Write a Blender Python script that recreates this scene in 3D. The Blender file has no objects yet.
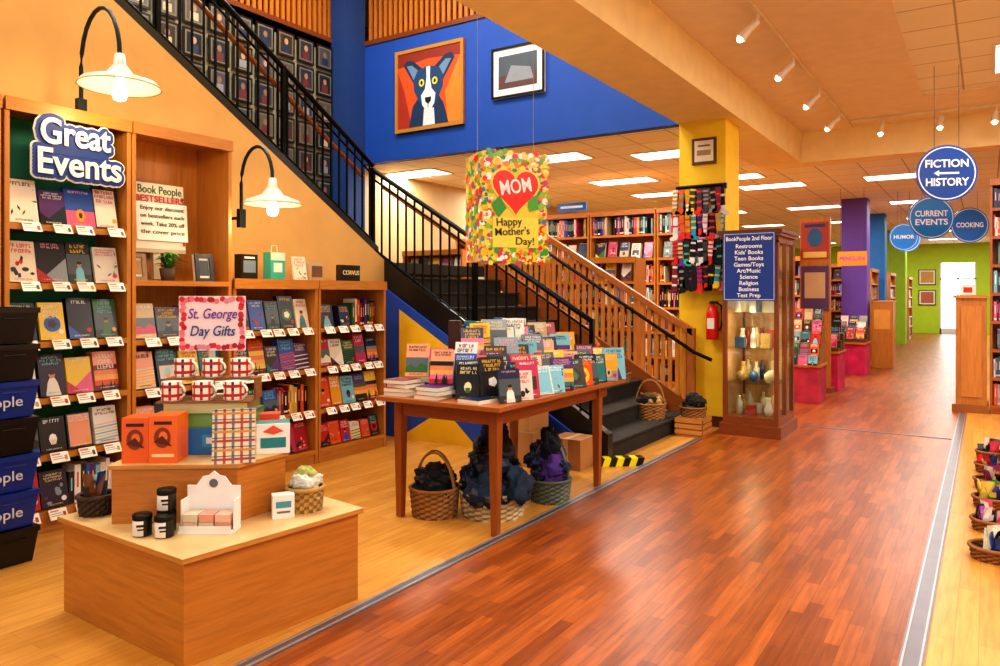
import bpy, math, random
from mathutils import Matrix, Vector, noise
rnd = random.Random(23)
U = rnd.uniform
scene = bpy.context.scene
scene.view_settings.view_transform = 'Standard'
try: scene.view_settings.look = 'Medium High Contrast'
except Exception: pass
scene.view_settings.exposure = 0.04

# ------------------------------------------------------------------ colours / materials
def C(h):
    h = h.lstrip('#')
    out = []
    for i in (0, 2, 4):
        c = int(h[i:i+2], 16) / 255
        out.append(c/12.92 if c <= .04045 else ((c+.055)/1.055)**2.4)
    return (out[0], out[1], out[2], 1.0)

def newmat(name):
    m = bpy.data.materials.new(name); m.use_nodes = True
    nt = m.node_tree; b = nt.nodes['Principled BSDF']
    return m, nt, b
def N(nt, t, **k):
    n = nt.nodes.new(t)
    for a, v in k.items(): setattr(n, a, v)
    return n
def attr(nt):
    return N(nt, 'ShaderNodeAttribute', attribute_name='Col')
def objco(nt, scale=(1, 1, 1), rot=(0, 0, 0)):
    tc = N(nt, 'ShaderNodeTexCoord'); mp = N(nt, 'ShaderNodeMapping')
    mp.inputs['Scale'].default_value = scale; mp.inputs['Rotation'].default_value = rot
    nt.links.new(tc.outputs['Object'], mp.inputs['Vector']); return mp
def mulcol(nt, a, b, f=1.0):
    mx = N(nt, 'ShaderNodeMix', data_type='RGBA', blend_type='MULTIPLY')
    mx.inputs[0].default_value = f
    nt.links.new(a, mx.inputs[6]); nt.links.new(b, mx.inputs[7]); return mx.outputs[2]
def ramp(nt, fac, lo, hi, p0=.3, p1=.7):
    r = N(nt, 'ShaderNodeValToRGB')
    r.color_ramp.elements[0].color = lo; r.color_ramp.elements[1].color = hi
    r.color_ramp.elements[0].position = p0; r.color_ramp.elements[1].position = p1
    nt.links.new(fac, r.inputs[0]); return r.outputs[0]
def simple(name, rough, metal=0, bump=0, bscale=60, var=.06):
    m, nt, b = newmat(name); a = attr(nt); mp = objco(nt)
    n = N(nt, 'ShaderNodeTexNoise'); n.inputs['Scale'].default_value = 5
    nt.links.new(mp.outputs[0], n.inputs['Vector'])
    g = ramp(nt, n.outputs[0], (1-2*var,)*3+(1,), (1, 1, 1, 1))
    nt.links.new(mulcol(nt, a.outputs[0], g), b.inputs['Base Color'])
    b.inputs['Roughness'].default_value = rough; b.inputs['Metallic'].default_value = metal
    if bump:
        n2 = N(nt, 'ShaderNodeTexNoise'); n2.inputs['Scale'].default_value = bscale
        nt.links.new(mp.outputs[0], n2.inputs['Vector'])
        bp = N(nt, 'ShaderNodeBump'); bp.inputs['Strength'].default_value = bump; bp.inputs['Distance'].default_value = .01
        nt.links.new(n2.outputs[0], bp.inputs['Height']); nt.links.new(bp.outputs[0], b.inputs['Normal'])
    return m
def woodm(name, sc):
    m, nt, b = newmat(name); a = attr(nt); mp = objco(nt, sc)
    n = N(nt, 'ShaderNodeTexNoise'); n.inputs['Scale'].default_value = 2.6; n.inputs['Detail'].default_value = 6
    n.inputs['Distortion'].default_value = .3
    nt.links.new(mp.outputs[0], n.inputs['Vector'])
    g = ramp(nt, n.outputs[0], (.80, .76, .70, 1), (1, 1, 1, 1), .3, .62)
    nt.links.new(mulcol(nt, a.outputs[0], g), b.inputs['Base Color'])
    b.inputs['Roughness'].default_value = .36
    return m
MATS = {
 'paint': simple('painted_surface', .6), 'gloss': simple('glossy_print', .28, var=.02),
 'metal': simple('brushed_metal', .35, .85), 'fabric': simple('fabric', .9, 0, .6, 90, .2),
 'wall': simple('wall_paint', .65, 0, .05, 120, .04),
 'wicker': simple('wicker', .7, 0, .5, 120, .25),
 'wood_v': woodm('wood_vertical_grain', (14, 14, 1.5)), 'wood_h': woodm('wood_horizontal_grain', (2, 2, 22)),
}
def mk_glass():
    m = bpy.data.materials.new('glass_pane'); m.use_nodes = True; nt = m.node_tree
    nt.nodes.remove(nt.nodes['Principled BSDF']); o = nt.nodes['Material Output']
    t = N(nt, 'ShaderNodeBsdfTransparent'); g = N(nt, 'ShaderNodeBsdfGlossy'); g.inputs['Roughness'].default_value = .03
    t.inputs[0].default_value = (.93, .96, .95, 1)
    mx = N(nt, 'ShaderNodeMixShader'); mx.inputs[0].default_value = .09
    nt.links.new(t.outputs[0], mx.inputs[1]); nt.links.new(g.outputs[0], mx.inputs[2]); nt.links.new(mx.outputs[0], o.inputs[0])
    return m
MATS['glass'] = mk_glass()
def mk_emit(name, s):
    m, nt, b = newmat(name); a = attr(nt)
    nt.links.new(a.outputs[0], b.inputs['Emission Color']); b.inputs['Emission Strength'].default_value = s
    nt.links.new(a.outputs[0], b.inputs['Base Color']); return m
MATS['emit'] = mk_emit('lit_panel', 3.0)
MATS['bulb'] = mk_emit('lit_bulb', 9.0)
MATS['daylight'] = mk_emit('daylight_window', 3.5)
def plank(name, c1, c2, mort, w, h, rough, gl, gh, sc=(22, 1.6, 1)):
    m, nt, b = newmat(name); mp = objco(nt, (1, 1, 1), (0, 0, math.radians(90)))
    br = N(nt, 'ShaderNodeTexBrick'); br.inputs['Scale'].default_value = 1
    br.inputs['Brick Width'].default_value = w; br.inputs['Row Height'].default_value = h
    br.inputs['Mortar Size'].default_value = .0012; br.inputs['Mortar Smooth'].default_value = .3
    br.inputs['Color1'].default_value = C(c1); br.inputs['Color2'].default_value = C(c2); br.inputs['Mortar'].default_value = C(mort)
    br.offset = .37
    nt.links.new(mp.outputs[0], br.inputs['Vector'])
    mp2 = objco(nt, sc); n = N(nt, 'ShaderNodeTexNoise'); n.inputs['Scale'].default_value = 2.0; n.inputs['Detail'].default_value = 7
    n.inputs['Distortion'].default_value = .35
    nt.links.new(mp2.outputs[0], n.inputs['Vector'])
    g = ramp(nt, n.outputs[0], (gl, gl*.93, gl*.88, 1), (gh, gh, gh, 1), .34, .64)
    nt.links.new(mulcol(nt, br.outputs[0], g), b.inputs['Base Color'])
    b.inputs['Roughness'].default_value = rough; b.inputs['Specular IOR Level'].default_value = .42
    return m
MATS['floor_red'] = plank('cherry_laminate_planks', '#aa5c20', '#804015', '#5a2e12', .42, .066, .32, .68, 1.06)
MATS['floor_light'] = plank('maple_laminate_planks', '#d49c4a', '#c48a38', '#a07030', 1.1, .09, .30, .84, 1.04)
def tile():
    m, nt, b = newmat('ceiling_tile_grid'); mp = objco(nt)
    br = N(nt, 'ShaderNodeTexBrick'); br.offset = 0; br.inputs['Scale'].default_value = 1
    br.inputs['Brick Width'].default_value = .6; br.inputs['Row Height'].default_value = .6; br.inputs['Mortar Size'].default_value = .010
    br.inputs['Color1'].default_value = C('#f0ead8'); br.inputs['Color2'].default_value = C('#ebe4d0'); br.inputs['Mortar'].default_value = C('#b4a688')
    nt.links.new(mp.outputs[0], br.inputs['Vector']); nt.links.new(br.outputs[0], b.inputs['Base Color'])
    b.inputs['Roughness'].default_value = .8; return m
MATS['tile'] = tile()
_flat = {}
def flat(hexc):
    if hexc not in _flat:
        m, nt, b = newmat('ink_'+hexc.strip('#')); b.inputs['Base Color'].default_value = C(hexc); b.inputs['Roughness'].default_value = .5
        _flat[hexc] = m
    return _flat[hexc]

# ------------------------------------------------------------------ mesh builder
def T(x, y, z=0): return Matrix.Translation((x, y, z))
def RZ(d): return Matrix.Rotation(math.radians(d), 4, 'Z')
def RX(d): return Matrix.Rotation(math.radians(d), 4, 'X')
def RY(d): return Matrix.Rotation(math.radians(d), 4, 'Y')
def Fr(x, y, yaw=0, z=0): return T(x, y, z) @ RZ(yaw)
class MB:
    def __init__(s, M=None):
        s.v = []; s.f = []; s.c = []; s.m = []; s.s = []; s.M = M or Matrix()
    def _add(s, pts): 
        b = len(s.v); s.v += [s.M @ Vector(p) for p in pts]; return b
    def _face(s, idx, col, mat, sm):
        s.f.append(tuple(idx)); s.c.append(C(col) if isinstance(col, str) else col); s.m.append(mat); s.s.append(sm)
    def poly(s, pts, col, mat='paint', sm=False):
        b = s._add(pts); s._face(range(b, b+len(pts)), col, mat, sm)
    def box(s, x0, x1, y0, y1, z0, z1, col, mat='paint', faces=None):
        b = s._add([(x0,y0,z0),(x1,y0,z0),(x1,y1,z0),(x0,y1,z0),(x0,y0,z1),(x1,y0,z1),(x1,y1,z1),(x0,y1,z1)])
        q = {'z-':(3,2,1,0),'z+':(4,5,6,7),'y-':(0,1,5,4),'x+':(1,2,6,5),'y+':(2,3,7,6),'x-':(3,0,4,7)}
        for k, i in q.items():
            s._face([b+j for j in i], (faces or {}).get(k, col), mat, False)
    def prism(s, pts, z0, z1, col, mat='paint', top=None):
        n = len(pts); b = s._add([(p[0], p[1], z0) for p in pts]+[(p[0], p[1], z1) for p in pts])
        s._face(list(range(b+n-1, b-1, -1)), col, mat, False); s._face(range(b+n, b+2*n), top or col, mat, False)
        for i in range(n):
            j = (i+1) % n; s._face([b+i, b+j, b+n+j, b+n+i], col, mat, False)
    def xz(s, pts, y, col, mat='paint'):          # flat polygon in local xz plane facing -y
        s.poly([(p[0], y, p[1]) for p in pts], col, mat)
    def rect(s, x0, x1, z0, z1, y, col, mat='paint'):
        s.xz([(x0, z0), (x1, z0), (x1, z1), (x0, z1)], y, col, mat)
    def disc(s, cx, cz, rx, rz, y, col, mat='paint', n=20, a0=0):
        s.xz([(cx+rx*math.cos(a0+2*math.pi*i/n), cz+rz*math.sin(a0+2*math.pi*i/n)) for i in range(n)], y, col, mat)
    def slab(s, pts, y0, y1, col, mat='paint', side=None):   # xz outline extruded in y
        n = len(pts); b = s._add([(p[0], y0, p[1]) for p in pts]+[(p[0], y1, p[1]) for p in pts])
        s._face(range(b, b+n), col, mat, False); s._face(list(range(b+2*n-1, b+n-1, -1)), col, mat, False)
        for i in range(n):
            j = (i+1) % n; s._face([b+j, b+i, b+n+i, b+n+j], side or col, mat, False)
    def grid(s, rows, col, mat='paint', closed=True, sm=True, cf=None):
        m = len(rows[0]); b = s._add([p for r in rows for p in r])
        for i in range(len(rows)-1):
            for j in range(m if closed else m-1):
                k = (j+1) % m
                s._face([b+i*m+j, b+i*m+k, b+(i+1)*m+k, b+(i+1)*m+j], cf(i, j) if cf else col, mat, sm)
    def lathe(s, prof, c, col, mat='paint', n=24, cf=None, sm=True):
        s.grid([[(c[0]+r*math.cos(2*math.pi*j/n), c[1]+r*math.sin(2*math.pi*j/n), c[2]+z) for j in range(n)] for r, z in prof], col, mat, True, sm, cf)
    def tube(s, path, r, col, mat='paint', n=8, cap=True):
        P = [Vector(p) for p in path]; rows = []
        up = Vector((0, 0, 1))
        for i, p in enumerate(P):
            t = (P[min(i+1, len(P)-1)]-P[max(i-1, 0)]).normalized()
            a = t.cross(up)
            if a.length < .05: a = t.cross(Vector((1, 0, 0)))
            a.normalize(); bb = t.cross(a)
            rr = r[i] if isinstance(r, (list, tuple)) else r
            rows.append([tuple(p+a*rr*math.cos(2*math.pi*j/n)+bb*rr*math.sin(2*math.pi*j/n)) for j in range(n)])
        s.grid(rows, col, mat)
        if cap:
            s.poly(rows[0], col, mat); s.poly(rows[-1], col, mat)
    def ball(s, c, r, col, mat='paint', n=16, m=9):
        r = r if isinstance(r, tuple) else (r, r, r)
        s.grid([[(c[0]+r[0]*math.sin(math.pi*i/m)*math.cos(2*math.pi*j/n), c[1]+r[1]*math.sin(math.pi*i/m)*math.sin(2*math.pi*j/n), c[2]+r[2]*math.cos(math.pi*i/m)) for j in range(n)] for i in range(m+1)], col, mat)
    def cloth(s, c, r, col, sd=0, zmin=None, col2=None, yaw=0):     # crumpled fabric with folds
        n, m = 40, 22; rows = []; cy, sy = math.cos(yaw), math.sin(yaw)
        for i in range(m+1):
            row = []
            for j in range(n):
                a, ph = math.pi*i/m, 2*math.pi*j/n
                d = Vector((math.sin(a)*math.cos(ph), math.sin(a)*math.sin(ph), math.cos(a)))
                q = d+Vector((sd, 0, 0)); wv = noise.noise(q*1.4)
                fold = abs(noise.noise(Vector((d.x*5+wv*3+sd, d.y*2, d.z*5))))
                k = .92+.42*wv+.34*(fold-.2)+.08*noise.noise(d*7+Vector((sd, sd, 0)))
                lx, ly = r[0]*d.x*k, r[1]*d.y*k
                z = c[2]+r[2]*d.z*k
                if zmin is not None: z = max(z, zmin)
                row.append((c[0]+lx*cy-ly*sy, c[1]+lx*sy+ly*cy, z))
            rows.append(row)
        cf = None
        if col2:
            A_, B2 = C(col), C(col2)
            cf = lambda i, j: B2 if (j//3+i//3) % 3 == 0 else A_
        s.grid(rows, col, 'fabric', True, True, cf)
    def build(s, name, bevel=0, parent=None):
        xs = [p.x for p in s.v]; ys = [p.y for p in s.v]; zs = [p.z for p in s.v]
        o = Vector(((min(xs)+max(xs))/2, (min(ys)+max(ys))/2, min(zs)))
        me = bpy.data.meshes.new(name); me.from_pydata([tuple(p-o) for p in s.v], [], s.f)
        used = []
        for m in s.m:
            if m not in used: used.append(m)
        for m in used: me.materials.append(MATS[m])
        me.polygons.foreach_set('material_index', [used.index(m) for m in s.m])
        me.polygons.foreach_set('use_smooth', s.s)
        ca = me.color_attributes.new('Col', 'FLOAT_COLOR', 'CORNER')
        buf = []
        for f, c in zip(s.f, s.c): buf += list(c)*len(f)
        ca.data.foreach_set('color', buf); me.update()
        ob = bpy.data.objects.new(name, me); scene.collection.objects.link(ob); ob.location = o
        if parent:
            ob.parent = parent; ob.matrix_parent_inverse = Matrix.Translation(parent.location).inverted()
        if bevel:
            b = ob.modifiers.new('bevel', 'BEVEL'); b.width = bevel; b.segments = 2; b.limit_method = 'ANGLE'
        return ob
def text(body, M, size, col, parent, bold=0, maxw=None, name='lettering', ext=.0015, align='CENTER', shear=0, spacing=1, fixscale=None):
    cu = bpy.data.curves.new(name, 'FONT'); cu.body = body; cu.size = size; cu.align_x = align; cu.align_y = 'CENTER'
    cu.extrude = ext; cu.offset = bold*size; cu.materials.append(flat(col)); cu.shear = shear; cu.space_line = spacing
    cu.resolution_u = 4
    ob = bpy.data.objects.new(name, cu); scene.collection.objects.link(ob)
    Mt = M @ RX(90)
    if fixscale: Mt = Mt @ Matrix.Scale(fixscale, 4, (1, 0, 0))
    elif maxw:
        bpy.context.view_layer.update(); w = ob.dimensions.x
        if w > 0: Mt = Mt @ Matrix.Scale(min(1.3, maxw/w), 4, (1, 0, 0))
    ob.parent = parent; ob.matrix_parent_inverse = Matrix.Translation(parent.location).inverted()
    ob.matrix_basis = Mt
    return ob
def light(kind, name, loc, energy, col='#fff6ea', parent=None, rot=(0, 0, 0), **k):
    l = bpy.data.lights.new(name, kind); l.energy = energy; l.color = C(col)[:3]
    for a, v in k.items(): setattr(l, a, v)
    o = bpy.data.objects.new(name, l); scene.collection.objects.link(o); o.location = loc; o.rotation_euler = rot
    if parent: o.parent = parent; o.matrix_parent_inverse = Matrix.Translation(parent.location).inverted()
    return o

# ------------------------------------------------------------------ camera
cam = bpy.data.cameras.new('camera'); cam.sensor_width = 36; cam.lens = 27.0; cam.shift_y = -0.038; cam.clip_end = 200
co = bpy.data.objects.new('camera', cam); scene.collection.objects.link(co)
co.location = (0, 0, 1.5); co.rotation_euler = (math.radians(90), 0, math.radians(33)); scene.camera = co
w = bpy.data.worlds.new('world'); scene.world = w; w.use_nodes = True
w.node_tree.nodes['Background'].inputs[0].default_value = (1, .98, .95, 1); w.node_tree.nodes['Background'].inputs[1].default_value = .85

# ------------------------------------------------------------------ room shell
LW = -8.3; ZC = 3.5; ZH = 3.95; ZT = 6.8; BY = 8.5; FY = 34.0; RW = 5.0
b = MB()
b.box(LW-.2, -2.52, -3, 9.1, -.1, 0, '#ffffff', 'floor_light'); b.box(LW-.2, -2.52, 9.1, FY, -.1, 0, '#ffffff', 'floor_light')
b.box(-2.52, -.26, -3, 9.1, -.1, 0, '#ffffff', 'floor_red'); b.box(-2.52, -.26, 9.1, FY, -.1, 0, '#ffffff', 'floor_red')
b.box(-.26, RW+.2, -3, FY, -.1, 0, '#ffffff', 'floor_light')
b.build('floor')
for nm, a in (('trim_1', (-2.555, -2.485, -3, 7.7)), ('trim_2', (-.305, -.215, -3, 11.2)), ('trim_3', (-1.75, -.31, 9.08, 9.13))):
    b = MB(); b.box(a[0], a[1], a[2], a[3], 0, .006, '#8c8c94', 'metal')
    if nm != 'trim_3':
        for e in (.012, (a[1]-a[0])-.012): b.box(a[0]+e-.004, a[0]+e+.004, a[2], a[3], .006, .010, '#c9c9cc', 'metal')
    b.build(nm)
TAN = '#e2c290'
def wallbox(name, *a, col=TAN, mat='wall'):
    b = MB(); b.box(*a, col, mat); return b.build(name)
wallbox('wall_left', LW-.2, LW, -3, BY, 0, 5.3, col='#97927a')
wallbox('wall_left_rear', LW-.2, LW, BY, FY, 0, ZC, col='#d0b480')
wallbox('wall_upper_left', LW-2.2, LW-2.0, -3, 11.2, 5.3, ZT, col='#7a4a20')
wallbox('wall_right', RW, RW+.2, -3, FY, 0, ZH)
GR = '#b0d62c'
b = MB(); b.box(LW, -1.55, FY, FY+.2, 0, ZC, GR, 'wall'); b.box(-1.55, -.35, FY, FY+.2, 2.75, ZC, GR, 'wall'); b.box(-.35, RW, FY, FY+.2, 0, ZC, GR, 'wall')
b.build('wall_back')
b = MB(); b.box(-1.55, -.35, FY+.05, FY+.1, 0, 2.75, '#f4fbff', 'daylight')
for x in (-1.55, -.97, -.40): b.box(x, x+.05, FY-.02, FY+.05, 0, 2.75, '#e8e8e0')
b.box(-1.55, -.35, FY-.02, FY+.05, 2.1, 2.16, '#e8e8e0'); b.box(-1.55, -.35, FY-.02, FY+.05, 0, .2, '#e8e8e0'); b.build('window_1')
wallbox('wall_atrium_blue', LW, -3.03, BY, BY+.15, ZC, 5.3, col='#114aa8')
wallbox('wall_atrium_right', -3.03, -2.95, -3, BY+.15, ZH, ZT, col='#e6c890')
wallbox('wall_upper_back', LW-2.2, -2.9, 11.2, 11.3, 5.3, ZT, col='#8a5424')
wallbox('ceiling_atrium', LW-2.2, -2.95, -3, 11.3, ZT, ZT+.1, col='#e8dfc8')
wallbox('upper_storey_floor', LW-2.2, LW, -3, 11.3, 5.15, 5.3, col='#5a4632')
wallbox('upper_storey_floor', LW, -2.9, BY+.15, 11.3, 5.15, 5.3, col='#5a4632')
wallbox('ceiling_rear', LW, RW, 12.4, FY, ZC, ZC+.1, mat='tile')
wallbox('ceiling_side', LW, -3.03, BY+.15, 12.4, ZC, ZC+.1, mat='tile')
wallbox('ceiling_corridor', -2.35, -.67, -3, 12.0, ZH, ZH+.1, col='#ecd9bc')
wallbox('ceiling_tiles', -.67, RW, -3, 10.6, ZH+.02, ZH+.12, mat='tile')
wallbox('ceiling_corridor_end', -.67, RW, 10.6, 12.0, ZH, ZH+.1, col='#ecd9bc')
b = MB(); b.box(-3.03, -2.35, -3, 12.4, ZC, ZH+.1, '#f4dca0', 'wall'); b.box(-2.35, RW, 12.0, 12.4, ZC, ZH+.1, '#f4dca0', 'wall'); b.build('ceiling_beam')
b = MB(); b.box(-3.02, -2.48, BY, BY+.55, 0, ZC, '#f2c81e', 'wall')
b.box(-3.03, -2.47, BY-.01, BY+.56, 0, .12, '#5a3014', 'wood_h'); b.build('yellow_column')
b = MB(); b.box(-2.55, -2.07, 17.0, 17.5, 0, ZC, '#6b46a8', 'wall'); b.build('purple_column')
b = MB(); b.box(-2.65, -2.1, 20.5, 21, 0, ZC, '#2c7fd0', 'wall'); b.build('blue_column')
b = MB(); b.box(-2.6, -2.1, 26, 26.6, 0, ZC, '#9ad02e', 'wall'); b.build('green_column')
b = MB(); b.box(LW, LW+.32, BY-.4, BY, 1.88, ZT, '#1a3f7c', 'wall'); b.build('corner_pillar')
def zup(y): return 1.87+(6.2-y)*.607
b = MB(RZ(90))
b.slab([(-1.5, 0), (6.1, 0), (6.1, zup(6.1)-.05), (-.6, zup(-.6)-.05), (-1.5, zup(-.6)-.05)], 5.45, 5.6, '#d8ac68', 'wall'); b.build('wall_understair')
b = MB(); 
b.slab([(-5.45, 0), (-2.9, 0), (-2.9, .1), (-5.45, 1.6)], 6.06, 6.09, '#1d49b0', 'wall')
b.xz([(-5.2, .35), (-4.3, .55), (-3.9, .7), (-4.6, 1.0), (-5.2, 1.35)], 6.055, '#f0c21c', 'wall')
b.xz([(-5.2, .0), (-4.2, .0), (-4.6, .35)], 6.055, '#e8b818', 'wall')
b.build('painted_stair_panel')

# ------------------------------------------------------------------ stairs
b = MB()
for i in range(10):
    x = -2.85-.28*i; z = .17*(i+1)
    b.box(-5.65, x, 6.2, 8.28, z-.17, z-.02, '#2a2620', 'fabric')
    b.box(x-.30, x+.02, 6.2, 8.28, z-.02, z, '#37322b', 'fabric')
b.slab([(-5.65, 1.70), (-2.82, -.0), (-2.82, .26), (-5.65, 2.0)], 6.1, 6.2, '#17181a', 'gloss')
b.build('staircase')
b = MB(); b.box(LW+.01, -5.66, 6.21, BY-.01, 1.75, 1.87, '#37322b', 'fabric'); b.build('stair_landing')
b = MB()
for i in range(19):
    y = 6.2-.28*i; z = 1.87+.17*(i+1)
    if y < 0: break
    b.box(LW+.01, -5.74, y-.30, y, z-.19, z, '#37322b', 'fabric')
b.M = RZ(90)
b.slab([(0, zup(0)-.14), (6.2, zup(6.2)-.14), (6.2, zup(6.2)+.16), (0, zup(0)+.16)], 5.62, 5.72, '#1b1d20', 'gloss')
b.build('upper_staircase')
def zl(x): return .17+(-2.85-x)*.607
BLK = '#1c1e20'
b = MB(); yy = 6.15
x = -3.0
while x > -5.65:
    b.box(x-.008, x+.008, yy-.008, yy+.008, zl(x)+.02, zl(x)+.98, BLK, 'metal'); x -= .115
for dz, r in ((1.0, .026), (.90, .012), (.14, .012)):
    b.tube([(-3.0, yy, zl(-3.0)+dz), (-5.65, yy, zl(-5.65)+dz)], r, BLK, 'metal')
for x in (-3.0, -4.3, -5.66): b.box(x-.02, x+.02, yy-.02, yy+.02, zl(x)-.05, zl(x)+1.02, BLK, 'metal')
b.tube([(-2.98, yy+.09, zl(-2.98)+.78), (-3.1, yy+.09, zl(-3.1)+.86), (-5.6, yy+.09, zl(-5.6)+.86)], .026, '#c8742c', 'wood_h')
b.build('stair_railing')
b = MB()
y = 6.1
while y > .6:
    b.box(-5.668, -5.652, y-.008, y+.008, zup(y)+.17, zup(y)+1.0, BLK, 'metal'); y -= .115
for dz, r in ((1.02, .026), (.92, .012), (.2, .012)):
    b.tube([(-5.66, 6.15, zup(6.15)+dz), (-5.66, .6, zup(.6)+dz)], r, BLK, 'metal')
for y in (4.9, 3.6, 2.3): b.box(-5.68, -5.64, y-.02, y+.02, zup(y)+.1, zup(y)+1.04, BLK, 'metal')
b.tube([(-5.75, 6.1, zup(6.1)+.86), (-5.75, .6, zup(.6)+.86)], .024, '#9a5a28', 'wood_h')
b.build('upper_stair_railing')
b = MB(); yy = 8.34
x = -2.88
while x > -5.65:
    b.box(x-.045, x, yy-.012, yy+.012, zl(x)+.0, zl(x)+.92, '#c8803a', 'wood_v'); x -= .085
b.slab([(-2.8, zl(-2.8)+.9), (-2.8, zl(-2.8)+.98), (-5.65, zl(-5.65)+.98), (-5.65, zl(-5.65)+.9)], yy-.04, yy+.04, '#a8642c', 'wood_h')
b.slab([(-5.65, 1.72), (-2.82, -.0), (-2.82, .26), (-5.65, 2.02)], yy-.03, yy+.03, '#8a4a1c', 'wood_h')
b.box(-2.86, -2.78, yy-.04, yy+.04, 0, 1.12, '#a8642c', 'wood_v')
b.tube([(-2.55, yy-.12, .78), (-2.75, yy-.12, .86), (-5.6, yy-.12, zl(-5.6)+.8)], .02, BLK, 'metal')
b.build('wooden_stair_balustrade')
b = MB()
x = LW+.35
while x < -3.1:
    b.box(x, x+.055, BY+.05, BY+.08, 5.3, 6.2, '#c8762c', 'wood_v'); x += .1
b.box(LW, -3.05, BY+.02, BY+.11, 6.2, 6.27, '#a8642c', 'wood_h'); b.box(LW, -3.05, BY-.02, BY+.13, 5.3, 5.37, '#7a3c16', 'wood_h')
y = 0
while y < BY:
    b.box(LW-.08, LW-.05, y, y+.055, 5.3, 6.2, '#c8762c', 'wood_v'); y += .1
b.box(LW-.11, LW-.02, 0, BY, 6.2, 6.27, '#a8642c', 'wood_h'); b.box(LW-.13, LW+.02, 0, BY, 5.3, 5.37, '#7a3c16', 'wood_h')
b.build('balcony_railing')

# ------------------------------------------------------------------ books
PAL = ['#c42222', '#15294f', '#e8e0cc', '#0e1013', '#16181c', '#e2a52a', '#1f7a84', '#d8561a', '#f2f0e8', '#6e1a34', '#3a6a34', '#e26a98', '#2b5cb8', '#54307a', '#f0d040', '#c9b48a', '#a82028', '#1c1418', '#7ac0d4', '#3a2a20', '#dcd8d0', '#20242e', '#c03a62', '#f0a884', '#14323c', '#2a1a3a', '#8a98a4', '#48302a']
INK = ['#ffffff', '#f7e9b0', '#111111', '#f2c53a', '#e03a2a', '#8fe0e8', '#f5b6c8']
def lum(h): c = C(h); return .3*c[0]+.6*c[1]+.1*c[2]
def ink(base):
    for _ in range(12):
        k = rnd.choice(INK)
        if abs(lum(k)-lum(base)) > .3: return k
    return '#ffffff' if lum(base) < .4 else '#111111'
def letters(mb, x0, x1, z, h, y, col):
    x = x0
    while x < x1-h*.3:
        lw = h*U(.45, .7); g = rnd.randrange(6); t = h*.17
        if rnd.random() < .12: x += h*.35; continue
        lw = min(lw, x1-x)
        mb.rect(x, x+t, z, z+h, y, col)
        if g in (0, 2, 4): mb.rect(x+t, x+lw, z+h-t, z+h, y, col)
        if g in (1, 2, 3): mb.rect(x+t, x+lw, z, z+t, y, col)
        if g in (0, 3, 5): mb.rect(x+t, x+lw, z+h*.42, z+h*.42+t, y, col)
        if g in (2, 5): mb.rect(x+lw-t, x+lw, z, z+h, y, col)
        x += lw+h*.2
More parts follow.
